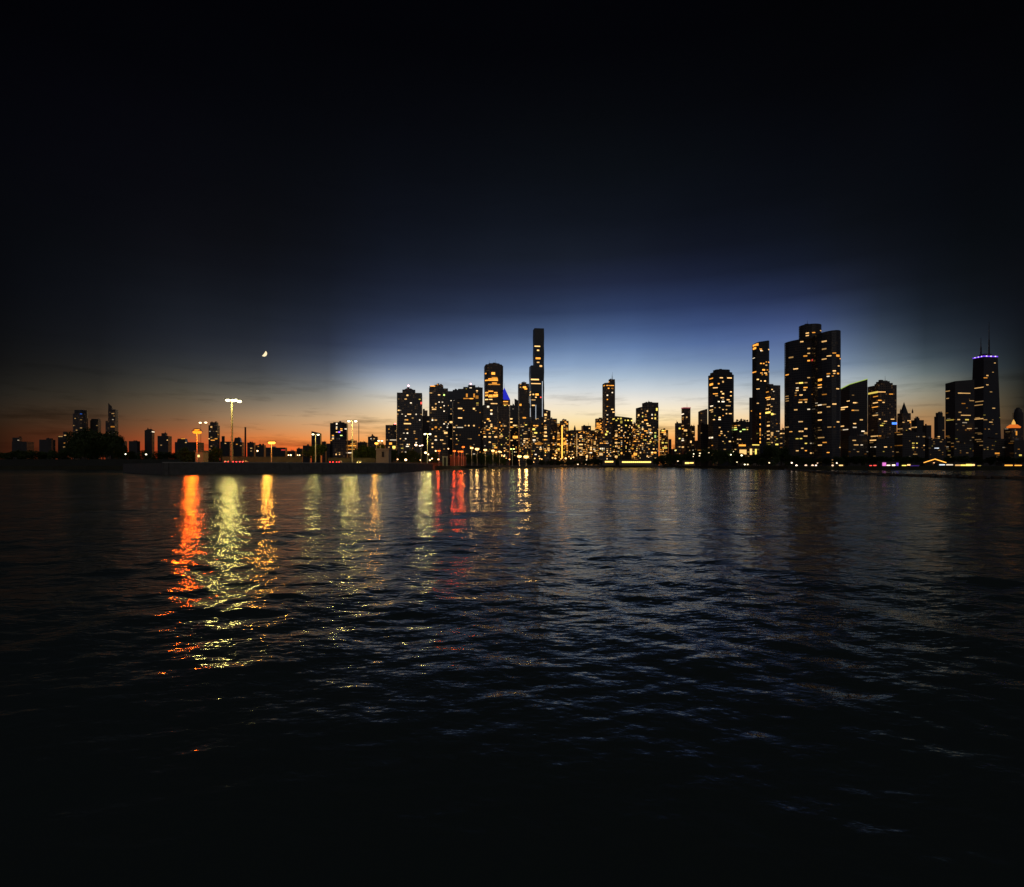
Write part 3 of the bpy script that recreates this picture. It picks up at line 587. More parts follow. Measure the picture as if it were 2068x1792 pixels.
# orange pavilion roof and cupola: floodlighting put in as emission
v = b40['vols'][0]; c = v['c']; gl = emit('orange_floodlit_roof_glow', (1, .22, .03), .75); xc = X(2047, c[1])
m = MB(); q = lambda w, d, z: [(xc-w, c[1]-d, z), (xc+w, c[1]-d, z), (xc+w, c[1]+d, z), (xc-w, c[1]+d, z)]
m.prism([q(11, 5, v['H']-.2), q(12, 6, v['H']+3), q(5.5, 3.5, v['H']+8.5)], 0, 0); child_world(m, 'pavilion_roof', [gl], b40['root'])
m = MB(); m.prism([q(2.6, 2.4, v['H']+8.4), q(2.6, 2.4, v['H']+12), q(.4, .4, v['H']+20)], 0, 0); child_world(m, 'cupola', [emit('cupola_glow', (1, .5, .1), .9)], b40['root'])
# antennas on the tapering tower
for px, top in ((1981, 682), (1997.4, 650)):
    for p in range(1): mast(b39, px, top, 2.3)
def band(b, px0, px1, py0, py1, hpx, col, lvl, n=10, part='light_band', vi=None):
    for i in range(n):
        f = (i+.5)/n; window(px0+(px1-px0)*f, py0+(py1-py0)*f, (px1-px0)/n*1.02, hpx, col, lvl, snap=False, only=b, part=part, proud=.15)
# purple band round the top of the antenna tower: tubes on its roof edge
v = b39['vols'][0]; c = v['c']; s = .742; R = [(c[0]+(p[0]-c[0])*s, c[1]+(p[1]-c[1])*s) for p in v['P']]
for i in range(4):
    a, e = R[i], R[(i+1) % 4]; m = MB(); m.box(((a[0]+e[0])/2, (a[1]+e[1])/2, v['H']+1.2), (math.hypot(e[0]-a[0], e[1]-a[1])+1, 1, 3.2), math.atan2(e[1]-a[1], e[0]-a[0])); child_world(m, 'crown_light_band', emit('purple_tube', (.22, .06, 1), 1.1), b39['root'])
    for k in range(3):
        f = (k+.6)/3.2; m = MB(); m.ball((a[0]+(e[0]-a[0])*f, a[1]+(e[1]-a[1])*f-.9, v['H']+1.6), 2.6, 1.2, 1.5, 8, 5); child_world(m, 'crown_lamp', emit('crown_white', (.9, .75, 1), 1.5), b39['root'])
# light strips
def strip(b, px, y0, y1, wpx, col, lvl):
    n = 1; window(px, (y0+y1)/2, wpx, y1-y0, col, lvl, snap=False, only=b, part='light_strip', proud=.4)
strip(b11, 1135, 859.5, 926, 1.7, 'o', 3.6); strip(b18, 1164.8, 876, 922, 1.2, 'w', .7)
# white edge lights on the tallest tower and yellow green roof edge
for px, y0, y1 in ((1052.5, 822, 870), (1071, 806, 860), (1082, 818, 846), (1095.3, 770, 842)):
    k = 6
    for i in range(k): window(px, y0+(y1-y0)*(i+.5)/k, 1.3, (y1-y0)/k*.98, 's', .45, snap=False, only=st, part='edge_light', proud=.3)
v = b33['vols'][0]; P = v['P']
def edge_tube(b, v, px0, px1, top, th, mat, part, extra=0):
    Yn = min(p[1] for p in v['P']); P = v['P']
    zt = lambda p: Z(top[0]+(top[1]-top[0])*min(1, max(0, (PX(*p)-v['px0'])/(v['px1']-v['px0']))), Yn)
    for i in range(len(P)):
        a, e = P[i], P[(i+1) % len(P)]
        m = MB(); m.cone((a[0], a[1], zt(a)+th), (e[0], e[1], zt(e)+th), th, th, 6); child_world(m, part, mat, b['root'])
edge_tube(b33, v, 0, 0, (783, 766), .75, emit('green_edge_light', (.62, .85, .18), .6), 'edge_light')
v = b25['vols'][0]; edge_tube(b25, v, 0, 0, (824.6, 824.6), 1.0, emit('pink_rim', (.8, .18, .22), .45), 'rim_light')

# lit rooms, signs and a sky reflection, all as glowing panes: one string per survey sheet, x,y[,w,h][,colour]
TILE = {1: (0, 762.2, 7.565), 2: (262.8, 762.2, 7.565), 3: (525.7, 762.2, 7.565), 4: (762.2, 762.2, 8.522), 5: (946.2, 646.6, 5.683),
        6: (1130.2, 751.7, 8.522), 7: (1340.5, 646.6, 5.68), 8: (1550.8, 636.1, 5.498), 9: (1682.2, 735.9, 7.575), 10: (1866.2, 641.3, 5.41)}
ROOMS = {
1: (.9, "645,953,75,12,w 925,900,60,10,w 1235,562,120,12,b 995,880,30,12 880,1025 995,1012 880,1078 990,1075,40,14 1155,630 1245,645 1130,740 1250,770 1165,815 1480,735 1725,548,40,14 1750,600 1720,645 1695,668 1725,760,60,26,o 1745,850 1680,870 1700,905 1745,1140 1780,970 1790,1010,30,50 1765,1075 150,1095 435,1135 290,955"),
2: (2.2, "800,943,60,12,o 795,995,36,18 830,995,36,18 862,996,24,14 1230,750,26,30 1228,820 1325,835 1343,875 1250,925 1205,950,20,16 1230,1045 1228,1088 1240,1130 1270,960,60,14,o 1330,950,40,20,o 350,828,30,10,c 470,1043 560,970,16,12 1620,1020 1840,1080,30,12 1850,1120 1955,1055 870,945,50,8,o 1460,1010 1690,1050"),
3: (2.6, "1163,720,24,34,c 1163,765,22,22,c 1163,800,20,26 1215,832,26,20,p 1222,885,70,16,g 1120,888,90,10 1120,910,90,8 1250,790,80,12 1300,780,40,16 1235,815,50,10 1090,970,30,14 1410,1025,72,16,o 1405,1055,150,18,o 1395,1095,110,14,o 1345,1050,40,24,o 1160,1172,16,28,w 1210,1165 1515,1163 1680,935,22,16,c 1775,905 1735,950 1990,1020,40,40,o 2030,1075,44,44,y 380,1106,64,10,r 1160,835,30,14 1105,940,40,12 1200,1180,20,12 1350,1165,60,12"),
4: (2.6, "512,325,32,30 478,388,40,26 565,432,30,22,c 735,395,30,18,y 755,440,26,46,r 355,555,34,22 405,572 545,650,70,20 665,635,22,24,c 755,650 485,685,22,20,c 510,720,26,26 478,750,40,22,w 520,810,130,24,w 740,735,20,24,c 515,950,26,22,c 475,1070,26,24,c 383,1075,22,18 510,1150,26,20,c 560,1150,20,18 525,1188,54,20,c 680,1140,22,22,c 480,1285 425,1285 350,650 425,645 305,910 185,892 275,1072,116,18 180,1072 225,1145,50,46,o 275,1210,54,60,y 525,905,30,14 465,950,30,14 650,950 1140,315,28,30,g 993,458,26,30 958,520,24,20 1003,518,24,20 975,562,76,26 1063,432,24,20,c 1133,432,24,24,c 1150,500,20,18 1085,522,22,18 1150,585,22,20,c 960,745,26,28,c 1003,745,44,26,w 1185,772,30,20 1147,805,26,24,c 1215,852,24,22,c 960,888,28,26,o 1000,875,40,40,o 1085,870,26,20 1060,908,24,20 1305,855,42,26,w 1165,960,60,40,w 1003,1030,34,22 1000,1095,40,22 1080,1095,22,20 1113,1080,30,16 955,1135,28,26,w 955,1192,26,26 1310,915 1270,1050 870,775,60,12 1220,815,20,30 1270,760,50,40 1160,1130,50,12 1420,527,80,24,w 1660,555,36,34,w 1487,580,20,18 1418,692,76,24,w 1512,838,28,24,w 1578,842,24,28,w 1655,835,30,30,w 1410,880,110,16,c 1548,310,30,80,o 1655,310,26,84,o 1710,335,52,70,o 1565,380,200,14,o 1550,405,26,30,o 1500,360,60,20,o 1625,375,60,20,o 1520,195,28,26,y 1612,195,40,18,c 1720,237,32,22 1280,395,22,14,c 1325,395,22,14,c 1375,1070,16,14 1690,205 940,165,90,20,o 1040,140,120,20,o 925,285,50,14 1065,310,40,16 1220,500 1280,630"),
5: (2.6, "285,610,44,36,o 230,668,80,14,o 300,668,70,14,o 220,694,60,16,o 265,690,120,16,o 310,680,50,26,o 262,742,150,14,o 300,725,60,18,o 215,830,60,18,o 262,825,60,16,o 315,830,40,18,o 210,858,40,22,o 255,860,44,20,o 300,858,36,26,o 325,862,20,40,o 230,885,80,16,o 300,885,50,14,o 215,910,60,14 262,905,40,12 310,955,40,12 290,965,60,12 225,993,26,24,c 190,615,20,18 425,940,60,14,o 430,960,60,10,o 415,985,40,10,y 465,985,20,10 640,765,40,26,o 650,795,34,24,o 597,770 595,745 600,972,24,28,o 775,295,70,14,w 797,353,26,18,w 797,445,60,26 795,490,30,16,w 835,530,30,26,w 760,677,100,18,w 775,735,120,12 710,820,24,12 710,853,28,14 745,850,20,18 785,860,40,28,o 780,890,20,14 745,910,50,12 745,985,36,16 830,880,16,16,r 270,1030,24,20 265,1070,24,24,c 220,1142,30,22,o 248,1163,24,16 165,1152 265,1190,22,18 230,1252,36,14 265,1220,22,18 320,1250,38,18 185,1342,30,18 250,1342,30,18 325,1337,34,18 380,1340,36,22 240,1412,24,18 320,1462,36,24,o 330,1410 215,1215 180,1230 385,1215,20,24 415,1220,20,20 480,1137,28,16 480,1165,28,14 480,1225,30,20 530,1212,40,18 550,1217,26,18 545,1340,60,34,o 640,1130,40,20,o 635,1300,26,14 655,1355,54,12 640,1380,24,18 635,1412,22,18 680,1412,22,20 740,1245,32,26,y 780,1300,36,20,y 785,1140,36,16 745,1382,34,18,c 815,1420,60,40,o 820,1490,30,16 765,1425,20,18 705,1425 775,1215,60,14 690,1250 735,1310 740,1335,40,10 720,1275 630,1230,30,12 875,1290,28,24 885,1342,40,18,w 880,1120,22,18 875,1150,24,22 880,1200 875,1225,30,14 880,1250,30,14 890,1410 880,1510,22,22 870,1380,36,12 900,1370 890,1080,30,30 900,1060 1035,1330,44,44,o 1030,1365,50,16,o 1030,1420,44,30,o 1035,1475,54,24,y 1040,1500,40,14,o 1120,1410,22,46,o 1095,1365,24,24,o 1125,1430,20,30,o 970,1362,20,18 970,1425,20,22 1100,1215,20,24,w 1090,1215 1128,1250,22,28,o 1125,1320,18,20,o 1098,1290 1020,1210,40,10,o 1110,1180,24,14,o 1020,1290,26,12 970,1480 915,1470,30,40 700,1560"),
6: (2.6, "120,885,34,26,o 125,975,34,32,o 85,925,26,30,w 120,1080,36,24,o 80,1155,34,30,o 80,1245,24,60,o 115,1230,26,50,o 80,1380,24,30,y 10,1260,26,24,o 375,1032,66,22,o 360,1095,36,22 370,1130,60,14 375,1242,66,26,w 370,1315,62,36,w 385,1385,34,18,w 360,1437,54,24 430,1035,24,30,o 470,1045,60,10,o 512,960,20,20 490,1165,36,24 455,1220 385,925,10,10,b 548,1310,34,20,w 545,1340,30,26 505,1385,24,14 550,1382,34,12,c 620,1345,26,32,w 640,880,40,20,o 700,880,40,16,o 670,905,70,14,o 640,925,50,22,o 690,925,30,20,o 625,955,40,20,o 665,958,50,18,o 710,945,20,40,o 635,1110,62,36,o 635,1160,60,20,w 580,1080,30,20,o 620,1020,40,14 720,1035,36,20 620,1215,30,16 620,1250,36,40 650,1275 590,1290 700,1240,30,20 720,1327,14,34,c 738,1327,14,34,c 758,1327,14,34,c 720,1400,70,60 480,1440,70,50 775,240,30,12,o 815,237,40,14,o 865,237,30,14,o 905,237,60,14,o 835,290,26,22 825,400,26,26,c 830,463,22,22 815,590,28,16 900,355,22,22,c 825,748,28,12,c 825,800,22,16 825,852,26,14 798,660,20,16 805,900,16,16 910,640,40,20 920,680,40,12 850,180,10,8 925,820,40,24,y 975,818,30,20,y 1005,815,24,20,y 1045,800,34,34,y 1098,788,24,24,y 1155,785,24,24,y 1205,785,24,26,y 1055,862,38,60,y 1122,840,26,24,y 1183,840,26,24,y 1240,840,26,24,y 1140,910,28,24,y 1075,938,20,18 1198,938,20,18 1075,1015,28,28,w 830,1025,34,30,y 800,1065,34,34,y 725,1035 965,1018,50,14 970,1095,54,34 955,1095 965,1157,56,14 965,1220,50,34 965,1268,40,26,w 1020,985,24,20 1075,1195,22,18 1155,1220,20,20 1130,1140 1075,1280,20,18 830,1220 795,1190 820,1380,20,24 855,1403,24,26 880,1440 1075,1390,26,44 1075,1400,20,20 985,1450,64,40,w 810,1445,30,20 1270,885,20,10 1250,945,20,36 1280,1000,50,40 1425,695,22,26 1425,750,20,30,y 1365,735,24,36 1510,680,24,36 1480,725,20,24 1590,735,24,34,c 1660,630,28,60,y 1680,610,30,12,y 1655,750,20,36,y 1655,785,26,36,y 1640,800 1590,795,26,20 1495,840,60,20,o 1420,850,30,30 1505,878,36,24,w 1535,915,70,16 1360,920,28,40,y 1320,915,22,26 1420,975,30,34 1355,1010,36,16,w 1360,1055,26,34,y 1495,1010,60,18 1497,1045,40,24,w 1555,1050,40,14,c 1640,1045,34,18,y 1645,1100,28,60,g 1425,1070,50,20 1580,1140,22,22 1575,1195,34,22,y 1645,1155 1325,1157,40,22,o 1280,1185,50,16,o 1355,1195 1415,1220,22,20 1395,1270,90,24 1425,1280 1550,1320,20,20 1608,1320,28,20 1580,1395,34,34 1520,1435,24,34,w 1380,1470,24,24,w 1400,1390,20,28 1530,1230,50,14 1640,1390,40,30 1310,1400,60,50,o 1260,1440,56,50,o 1290,1420,30,60,o 1640,1480,30,14 1790,1015,66,26,y 1790,1045,80,20,o 1800,1080,40,40 1720,1168,20,18 1765,1215,36,30,y 1840,1205,50,12,y 1800,1300,90,10,y 1870,1270,20,20 1990,1355,24,24,y"),
7: (2.6, "230,1070,24,14 268,1118,16,20 230,1110 215,1130 180,1245,20,20,y 225,1250,16,16 245,1275,40,26 185,1360,18,14,y 230,1385,24,14 215,1355 315,1390,20,30 225,1465,20,18 185,1465,20,14 270,1330 320,1215,20,20 330,1290,30,10 10,1272,20,18,o 560,670,30,14,o 660,664,40,14,w 755,662,60,12,w 688,705,20,26,w 565,735,30,30,o 625,730,20,16 590,770,60,10 660,828,22,14,w 683,843,26,18,w 770,827,20,14,w 590,850,50,10,o 662,880,16,14 770,875,22,12,w 680,895,24,14 735,910,36,14 670,915 625,942,22,14,c 685,942,36,16,c 755,945,30,10 558,995,24,14 640,1005 560,1028,30,12,w 680,1020,20,12 590,1000 735,990,60,10 720,1040 770,1073,36,12,w 720,1073,16,14 560,1055 640,1122,22,18 645,1150,30,14 680,1090 570,1140,20,12 635,1222,20,14 660,1268,18,14 655,1300,26,16 650,1333,22,12 695,1333,16,12 555,1360,36,20,c 680,1382 757,1383,24,16,w 825,1240,20,16,y 835,1262,24,10,g 925,1250,40,12,g 885,1280,22,14,g 960,1250,16,10,y 820,1220 1000,1048,12,16 1035,250,30,14,o 1075,242,56,14,o 1045,282,26,24,o 1065,290,22,36,o 1042,330,24,30,o 1100,325,30,12 1112,347,14,14 1132,345,14,14 1202,342,20,14 1035,445 1115,493,20,14,o 1140,492,20,14,o 1180,490,18,14,o 1205,490,20,14,o 1170,522,22,16 1145,568,34,20,o 1195,565,20,12,o 1110,605,14,14 1135,605,14,14 1157,605,14,14 1180,605,14,14 1208,603,16,14 1125,635,16,14,o 1170,635,24,20,o 1050,600,30,16,o 1080,690,20,16 1120,698,14,16 1168,698,22,18,w 1095,783,40,12 1075,960,20,10 1105,1080,70,20,o 1100,1108,80,30,o 1110,1200,70,20,o 1110,1260,90,50,o 1110,1300,100,40,o 1105,1330,90,20,o 1110,1400,90,30,o 1110,1370,60,20,o 1243,803,16,14 1265,820,16,12 1185,820,18,14 1222,877,50,12 1200,912,24,14,w 1233,912,20,14,w 1268,912,16,14,w 1222,970,24,16,w 1230,990,26,12,w 1215,1070,36,24,y 1240,1075,24,30,y 1260,1080,16,16 1185,1027,20,14 1230,1040 1200,1205,20,20 1195,1180 1250,1300,30,26 1200,1268,20,14 1250,1325,24,14 1197,1325,18,14 1197,1362,18,14 1250,1400,18,14 1310,1285 1290,1430,36,20,y 1350,1300,30,14 1350,1340 905,1450,90,24,o 900,1520,90,70,w 1065,1440,90,12,y 1010,1500,16,90,w 1045,1510,20,80,y 540,1360 520,1500 870,1360,50,10 850,1410 1290,1280 1355,1420"),  # orange panes on the curved glass block: reflected sky put in as emission
8: (2.0, "220,280,40,14,y 450,197,60,12,w 500,195,50,10,o 440,243,36,14 392,270,30,12 390,298,30,14 640,175,70,14,o 590,178,40,10 648,280,28,16 605,302,40,18,w 465,372,80,16,w 628,372,28,18,w 235,475,44,18,w 270,465 395,463,46,18,o 445,440,36,14 440,507,54,18,o 495,492,16,24,r 665,452,40,12 605,497,40,14 765,448,64,28,o 745,430,40,14,o 800,478,16,14 285,608,40,12 220,660,30,14,o 730,622,34,16,w 665,648,30,14,o 660,672,24,14 710,672,20,10 775,655,26,20,o 745,645,20,14 790,558,24,12 445,687,26,12 365,757,40,18,y 340,762,24,12 435,747,30,14 585,775,50,14 410,815,110,14,o 335,803,20,12 760,815,40,14,w 340,848,24,14 400,840,24,12 372,885,30,16,w 640,885,60,14 490,887 435,945,30,18,o 400,950,30,12 365,958,40,12 435,970,20,10 345,977,34,14,w 585,990,34,14 635,992,28,14 757,987,44,18,w 660,1015,30,14 300,1053,28,16 445,1052,34,14,c 590,1075 575,1098,34,18 380,1187,36,14,w 350,1197,36,12,c 575,1182,34,14 772,1185,36,16,w 675,1245,34,14 750,1247 818,1247,26,14 208,1245,20,16 425,1273,28,18 370,1298,50,16 355,1295 575,1352,30,16,w 612,1355,16,14 432,1360,40,16,w 333,1388,24,14,y 362,1385,22,14,y 410,1430,22,14,y 472,1430,28,14,c 590,1437,34,14 647,1417,26,14 385,1490,22,14 325,1520,22,12 427,1517,20,12 473,1540,28,16,w 655,1543,24,10 720,1610,36,20,w 715,1635,24,10 765,1645,18,12 550,1647,22,14 210,945,34,10 205,910 320,880 300,885 560,815,50,8 590,735,60,30 545,985 970,970,40,14 905,962,18,12 820,1043,30,12 855,1030,44,14 950,1053,34,14 990,1068,60,14 1030,1163,36,16,w 955,1205,34,12 960,1243,44,14 865,1273,34,12,c 1055,1283,38,14,c 960,1393,44,12 975,1437,60,12 1050,1437,28,14 797,1483,22,12 1000,1512,28,10 970,800,60,12 160,1315,30,12 265,1285,20,10 265,1303,16,10"),
9: (1.9, "670,438,84,34,y 715,410,130,16,w 780,430,40,16 660,497,40,14,o 720,540,60,12,o 660,600,42,18,w 775,577,36,18 650,655,50,14 660,783,44,18 725,830,30,12 735,943,50,18,y 775,920,50,14,y 800,870,50,10 655,1097,60,20,w 720,1097,44,16 650,1173,46,20,w 640,1253,40,14 1092,735,50,22,s 925,852,70,12 1155,857,60,12 1065,900,34,12 1063,983,38,18,w 1180,990,34,20,w 1227,970,30,16,w 1278,970,36,18,w 1060,1073,38,14 1227,1207,34,20,y 1272,1208,26,16,y 1222,1270,40,20,y 1288,1273,28,16,w 1385,1110,40,18 1258,1370,70,12 1387,1255,24,14 1585,1273,50,16,s 940,918,80,40,b 965,905,50,24,b 1185,890,20,30 1610,1120,150,8 800,1255,50,10 345,580,50,14 510,1040,60,40 880,452,60,10"),
10: (1.1, "445,826,150,10,w 395,830,50,14,w 430,940,50,10 520,912,60,8 385,1040,34,14,w 460,1063,130,8 290,1122,34,14,y 375,1122,34,14,w 470,1115,46,16,y 440,1150,60,10 690,638,26,16 655,655,50,8 690,740,30,10 645,765,40,6 605,915,36,8 590,963,40,6 765,990,36,10,w 635,1110,100,8,w 655,1112,50,8 590,1093,20,10 725,1140,44,6 735,815,30,6 775,500,20,6 710,1215,20,6 495,1218,60,10 263,888,12,10 255,800,20,10 750,600,20,6 135,1420,34,12,s 150,1315,110,6 795,1490,60,20,o 795,1525,20,14 1060,1500,34,22,y 1060,1540,36,16,o 1005,1260,18,60,o"),
}
for t, (lv, s) in ROOMS.items():
    ox, oy, k = TILE[t]
    for w in s.split():
        q = w.split(','); col = random.choice('wwo' if t in (5, 6) else 'wwwwwoc'); wd, ht, = 2.8, 1.5
        if q[-1].isalpha(): col = q.pop()
        if len(q) > 2: wd, ht = max(2.0, float(q[2])/k*.92), max(1.5, float(q[3])/k*.76)
        px, py = ox+float(q[0])/k, oy+float(q[1])/k
        l = lv*.62*(1.0 if len(q) > 2 else .42)*random.choice((.45, .7, .9, 1, 1.3))
        if col in 'bp': l *= 1.5
        if ht > 5 and wd > 4: l *= .5
        window(px, py, wd, ht, col, max(.2, round(l*2.5)/2.5))
# fainter rooms between the surveyed ones
for i in range(430):
    px = random.choice((random.uniform(782, 1345), random.uniform(782, 1345), random.uniform(1360, 1600), random.uniform(1600, 1900), random.uniform(1900, 2060)))
    py = 925-abs(random.gauss(0, 52))
    f = 1 if px < 1600 else .5
    window(px, py, random.choice((2, 2.4, 3.2, 4.5)), 1.5, random.choice('wwwwoocy'), random.choice((.2, .2, .4, .4, .7))*f)

for i in range(420):
    window(random.uniform(968, 1345), random.triangular(846, 928, 912), random.choice((1.6, 1.8, 2.2, 2.6, 4)), random.choice((1.1, 1.4, 1.6)), random.choice('wwoooyc'), random.choice((.3, .5, .8, 1.2, 1.7)))
# ------------------------------------------------------------------ lamps
def lamp(px, py, Y, base, heads, col, lvl, r, name, label, group=None, pole_r=.22, arm=True, rr=None, pole_mat=None, vcol=None, eg=1.0):
    pole_mat = pole_mat or (PALE if pole_r > .25 else STEEL)
    x = X(px, Y); zt = Z(py, Y); e = empty(name, (x, Y, base), label, 'street lamp', group); h = zt-base
    m = MB(); m.cone((0, 0, 0), (0, 0, h), pole_r, pole_r*.55, 8); m.cone((0, 0, 0), (0, 0, .5), pole_r*2, pole_r*1.6, 8); m.build('pole', pole_mat or PALE, e)
    vis = min(lvl, 2.4 if vcol else 4.0); vc = vcol or ((1, .9, .55) if col in (WH, WH2) else col); mt = emit('lamp_%s_%g' % (''.join('%02x' % int(255*min(1, q)) for q in vc), vis), vc, vis, True)
    for dx, dz in heads:
        if abs(dx) > .3:
            m = MB(); m.cone((0, 0, h-.1), (dx*.85, 0, h+dz+r*.35), pole_r*.5, pole_r*.4, 6); m.build('arm', PALE, e)
        hd = MB(); hd.prism([[(dx+r*1.25*a, r*1.0*b, h+dz+r*.42) for a, b in ((-1, -1), (1, -1), (1, 1), (-1, 1))], [(dx+r*.6*a, r*.5*b, h+dz+r*.8) for a, b in ((-1, -1), (1, -1), (1, 1), (-1, 1))]]); ho = hd.build('lamp_head', [DARKM, DARKM], e)
        lb = bpy.data.lights.new('throw_light', 'POINT'); lb.energy = 39.5*r*r*lvl*.5*eg; lb.color = col; lb.shadow_soft_size = r*.6
        lo = bpy.data.objects.new('throw_light', lb); COL.objects.link(lo); lo.parent = e; lo.location = (dx, -4-r, h+dz-r*1.4)  # unseen point light added in front of the head to carry its throw
        g = MB(); g.ball((dx, 0, h+dz), rr or r*1.05, r, r*.62, 8, 6); g.build('lens', mt, ho)
    return e
SOD = (1, .105, .004); WH = (1, .80, .20); WH2 = (1, .76, .16); AM = (1, .40, .045)
lamp(468.4, 810, 262, 4.2, [(-1.9, .3), (.6, .2), (1.7, .35), (3.4, -.2)], WH, 190, 1.05, 'lamp_mast', 'tallest white lamp mast with four heads on the pier', pole_r=.62, pole_mat=plain('weathered_mast_steel', (.13, .13, .12), .6, 0, .2))
lamp(398, 873, 255, 4.2, [(-.7, 0), (.8, -.1), (0, .7)], SOD, 300, 1.15, 'street_lamp', 'glaring deep orange lamp on the pier, leftmost of the pier lamps', pole_r=.2, vcol=(1, .24, .012))
lamp(405.6, 854, 300, 4.2, [(-.3, 0), (2.6, .1)], (1, .72, .4), 22, .7, 'street_lamp', 'small white lamp on a long arm above the deep orange lamp', pole_r=.14, pole_mat=DARKM)
lamp(548.2, 894.5, 258, 4.2, [(-.5, 0), (.8, 0)], AM, 190, 1.0, 'street_lamp', 'bright yellow orange lamp over the reddest strip of sky')
lamp(637.4, 877.5, 285, 4.2, [(-1.3, 0), (1.3, -.2)], WH, 110, .62, 'street_lamp', 'white double headed lamp above the green lit tree', pole_r=.3)
lamp(711.4, 851, 300, 4.2, [(-1.8, 0), (1.8, 0)], WH2, 270, .8, 'lamp_mast', 'tall white double headed lamp right of the bowed roof office', pole_r=.34)
lamp(760.3, 895.7, 300, 4.2, [(0, 0)], AM, 130, .95, 'street_lamp', 'amber single lamp above the little stone house')
lamp(768, 890.5, 306, 4.2, [(-.9, 0), (.9, 0)], WH2, 30, .55, 'street_lamp', 'yellowish double lamp above the roof of the little stone house')
lamp(863.3, 877, 420, 3, [(-1.8, 0), (1.8, 0)], WH, 230, .95, 'lamp_mast', 'white double headed mast in front of the first broad towers', pole_r=.4)
lamp(850.4, 900, 428, 3, [(-.9, -.2), (.9, .2)], (1, .7, .5), 26, .7, 'street_lamp', 'short pinkish double lamp left of the white double headed mast', pole_r=.25)
lamp(1034.8, 907, 700, 3, [(-1.6, 0), (1.6, 0)], (.8, 1, .25), 12, 1.0, 'street_lamp', 'greenish double lamp near the middle of the far shore', pole_r=.4)
RED = (1, .06, .004)
for px, py, c, s, r, lb in ((886.6, 910.8, RED, 130, 1.15, 'red orange flood lamp left of the white gate frame'), (917.7, 911.2, RED, 110, 1.2, 'leftmost red orange flood lamp over the red lit shed'), (926.5, 912, RED, 70, .9, 'small middle red orange flood lamp over the red lit shed'),
        (932.3, 912.2, RED, 110, 1.2, 'right hand red orange flood lamp over the red lit shed'), (935.6, 903, (1, .22, .03), 80, 1.2, 'highest red orange flood lamp right of the red lit shed')):
    lamp(px, py, 455, 3, [(0, 0)], c, s, r, 'flood_lamp', lb, 'red orange flood lamps', vcol=(1, .17, .02), eg=.6)
for px, py, s, r, lb in ((952.7, 905, 45, 1.8, 'first round amber lamp right of the red flood lamps'), (963.6, 907.2, 60, 2.3, 'large round amber lamp, second right of the red flood lamps'), (980, 909, 36, 1.8, 'third amber lamp in the falling row right of the red flood lamps'),
        (995.5, 910.5, 34, 1.8, 'fourth amber lamp in the falling row right of the red flood lamps'), (1008.7, 912.2, 30, 1.4, 'fifth and lowest amber lamp in the falling row'), (1049, 922, 60, 2.3, 'left one of two glaring amber lamps at the middle shore'), (1062.5, 922.8, 90, 2.8, 'largest glaring amber lamp at the middle of the shore')):
    lamp(px, py, 640, 3, [(0, 0)], (1, .55, .16), s, r, 'globe_lamp', lb, 'amber lamps along the middle shore', pole_r=.25, eg=.55)

def small_lamps(pts, name, label, group, col, lvl, r, base=3):
    proto = None
    for px, py, Y in pts:
        zt = Z(py, Y); h = max(1.2, zt-base); q = random.choice((.6, .75, .9, 1, 1.25)); k = random.choice((.45, .7, 1)); r_ = r*q
        e = empty(name, (X(px, Y), Y, base), label, 'lamp', group)
        m = MB(); m.cone((0, 0, 0), (0, 0, h-r*.5), .14, .09, 6); m.build('post', DARKM, e)
        m = MB(); m.ball((0, 0, h), r_, r_, r_*.8, 8, 6); m.build('lamp_globe', emit('globe_%s_%g' % (label[-18:], k), (col[0], col[1]*(.8+.25*k), col[2]*(.6+.5*k)), lvl*k, True), e)
small_lamps([(253.5, 917.5, 560), (295, 918, 560), (163, 905.6, 600), (187, 910, 600)], 'shore_lamp', 'small white lamp on the dark far left bank', 'white lamps on the left bank', (1, .95, .75), 9, .62, 9)
small_lamps([(582.5, 919.5, 420), (587, 919.5, 420), (601, 919.5, 420), (605, 919.6, 425), (520, 911, 430), (725.8, 916, 420)], 'shore_lamp', 'small warm lamp behind the pier parking wall', 'warm lamps behind the pier', (1, .65, .3), 9, .5, 3)
small_lamps([(803, 928, 440), (819.5, 929, 440), (849, 929.5, 440), (868, 929.7, 440), (872.5, 926.5, 450), (885.5, 928, 450), (859.5, 914.5, 440), (864.5, 918, 440), (905.5, 906.5, 470), (880, 911, 470), (840, 899, 470)], 'shore_lamp', 'small warm lamp low on the shore below the first broad towers', 'low lamps below the first towers', (1, .62, .28), 10, .75, 3)
small_lamps([(1002, 914, 980), (1012, 913.5, 980), (1019, 911, 980), (1013, 921, 970), (1018, 921.5, 970), (1022, 926, 960), (1029, 928, 960), (1048, 930, 960), (1080, 926.3, 970), (1090, 926.5, 970), (1078, 933.5, 960), (1101, 920, 980), (1121, 920.3, 980), (1121.5, 926, 970), (1142.5, 926, 960), (1153, 926, 960), (1149, 922.5, 980), (1133, 927, 960), (1158, 924, 970), (1124, 915, 990), (1116, 925, 970), (1094, 927.5, 960)], 'shore_lamp', 'small amber lamp along the middle far shore', 'amber lamps along the middle shore road', (1, .5, .14), 5, 1.25, 3)
small_lamps([(1226, 927, 960), (1232, 921, 980), (1310, 924, 950), (1184.5, 929, 960), (1167, 938, 985), (1183, 938, 985)], 'shore_lamp', 'small lamp beside the bright beach pavilions', 'lamps beside the beach pavilions', (1, .7, .4), 3, 1.0, 3)
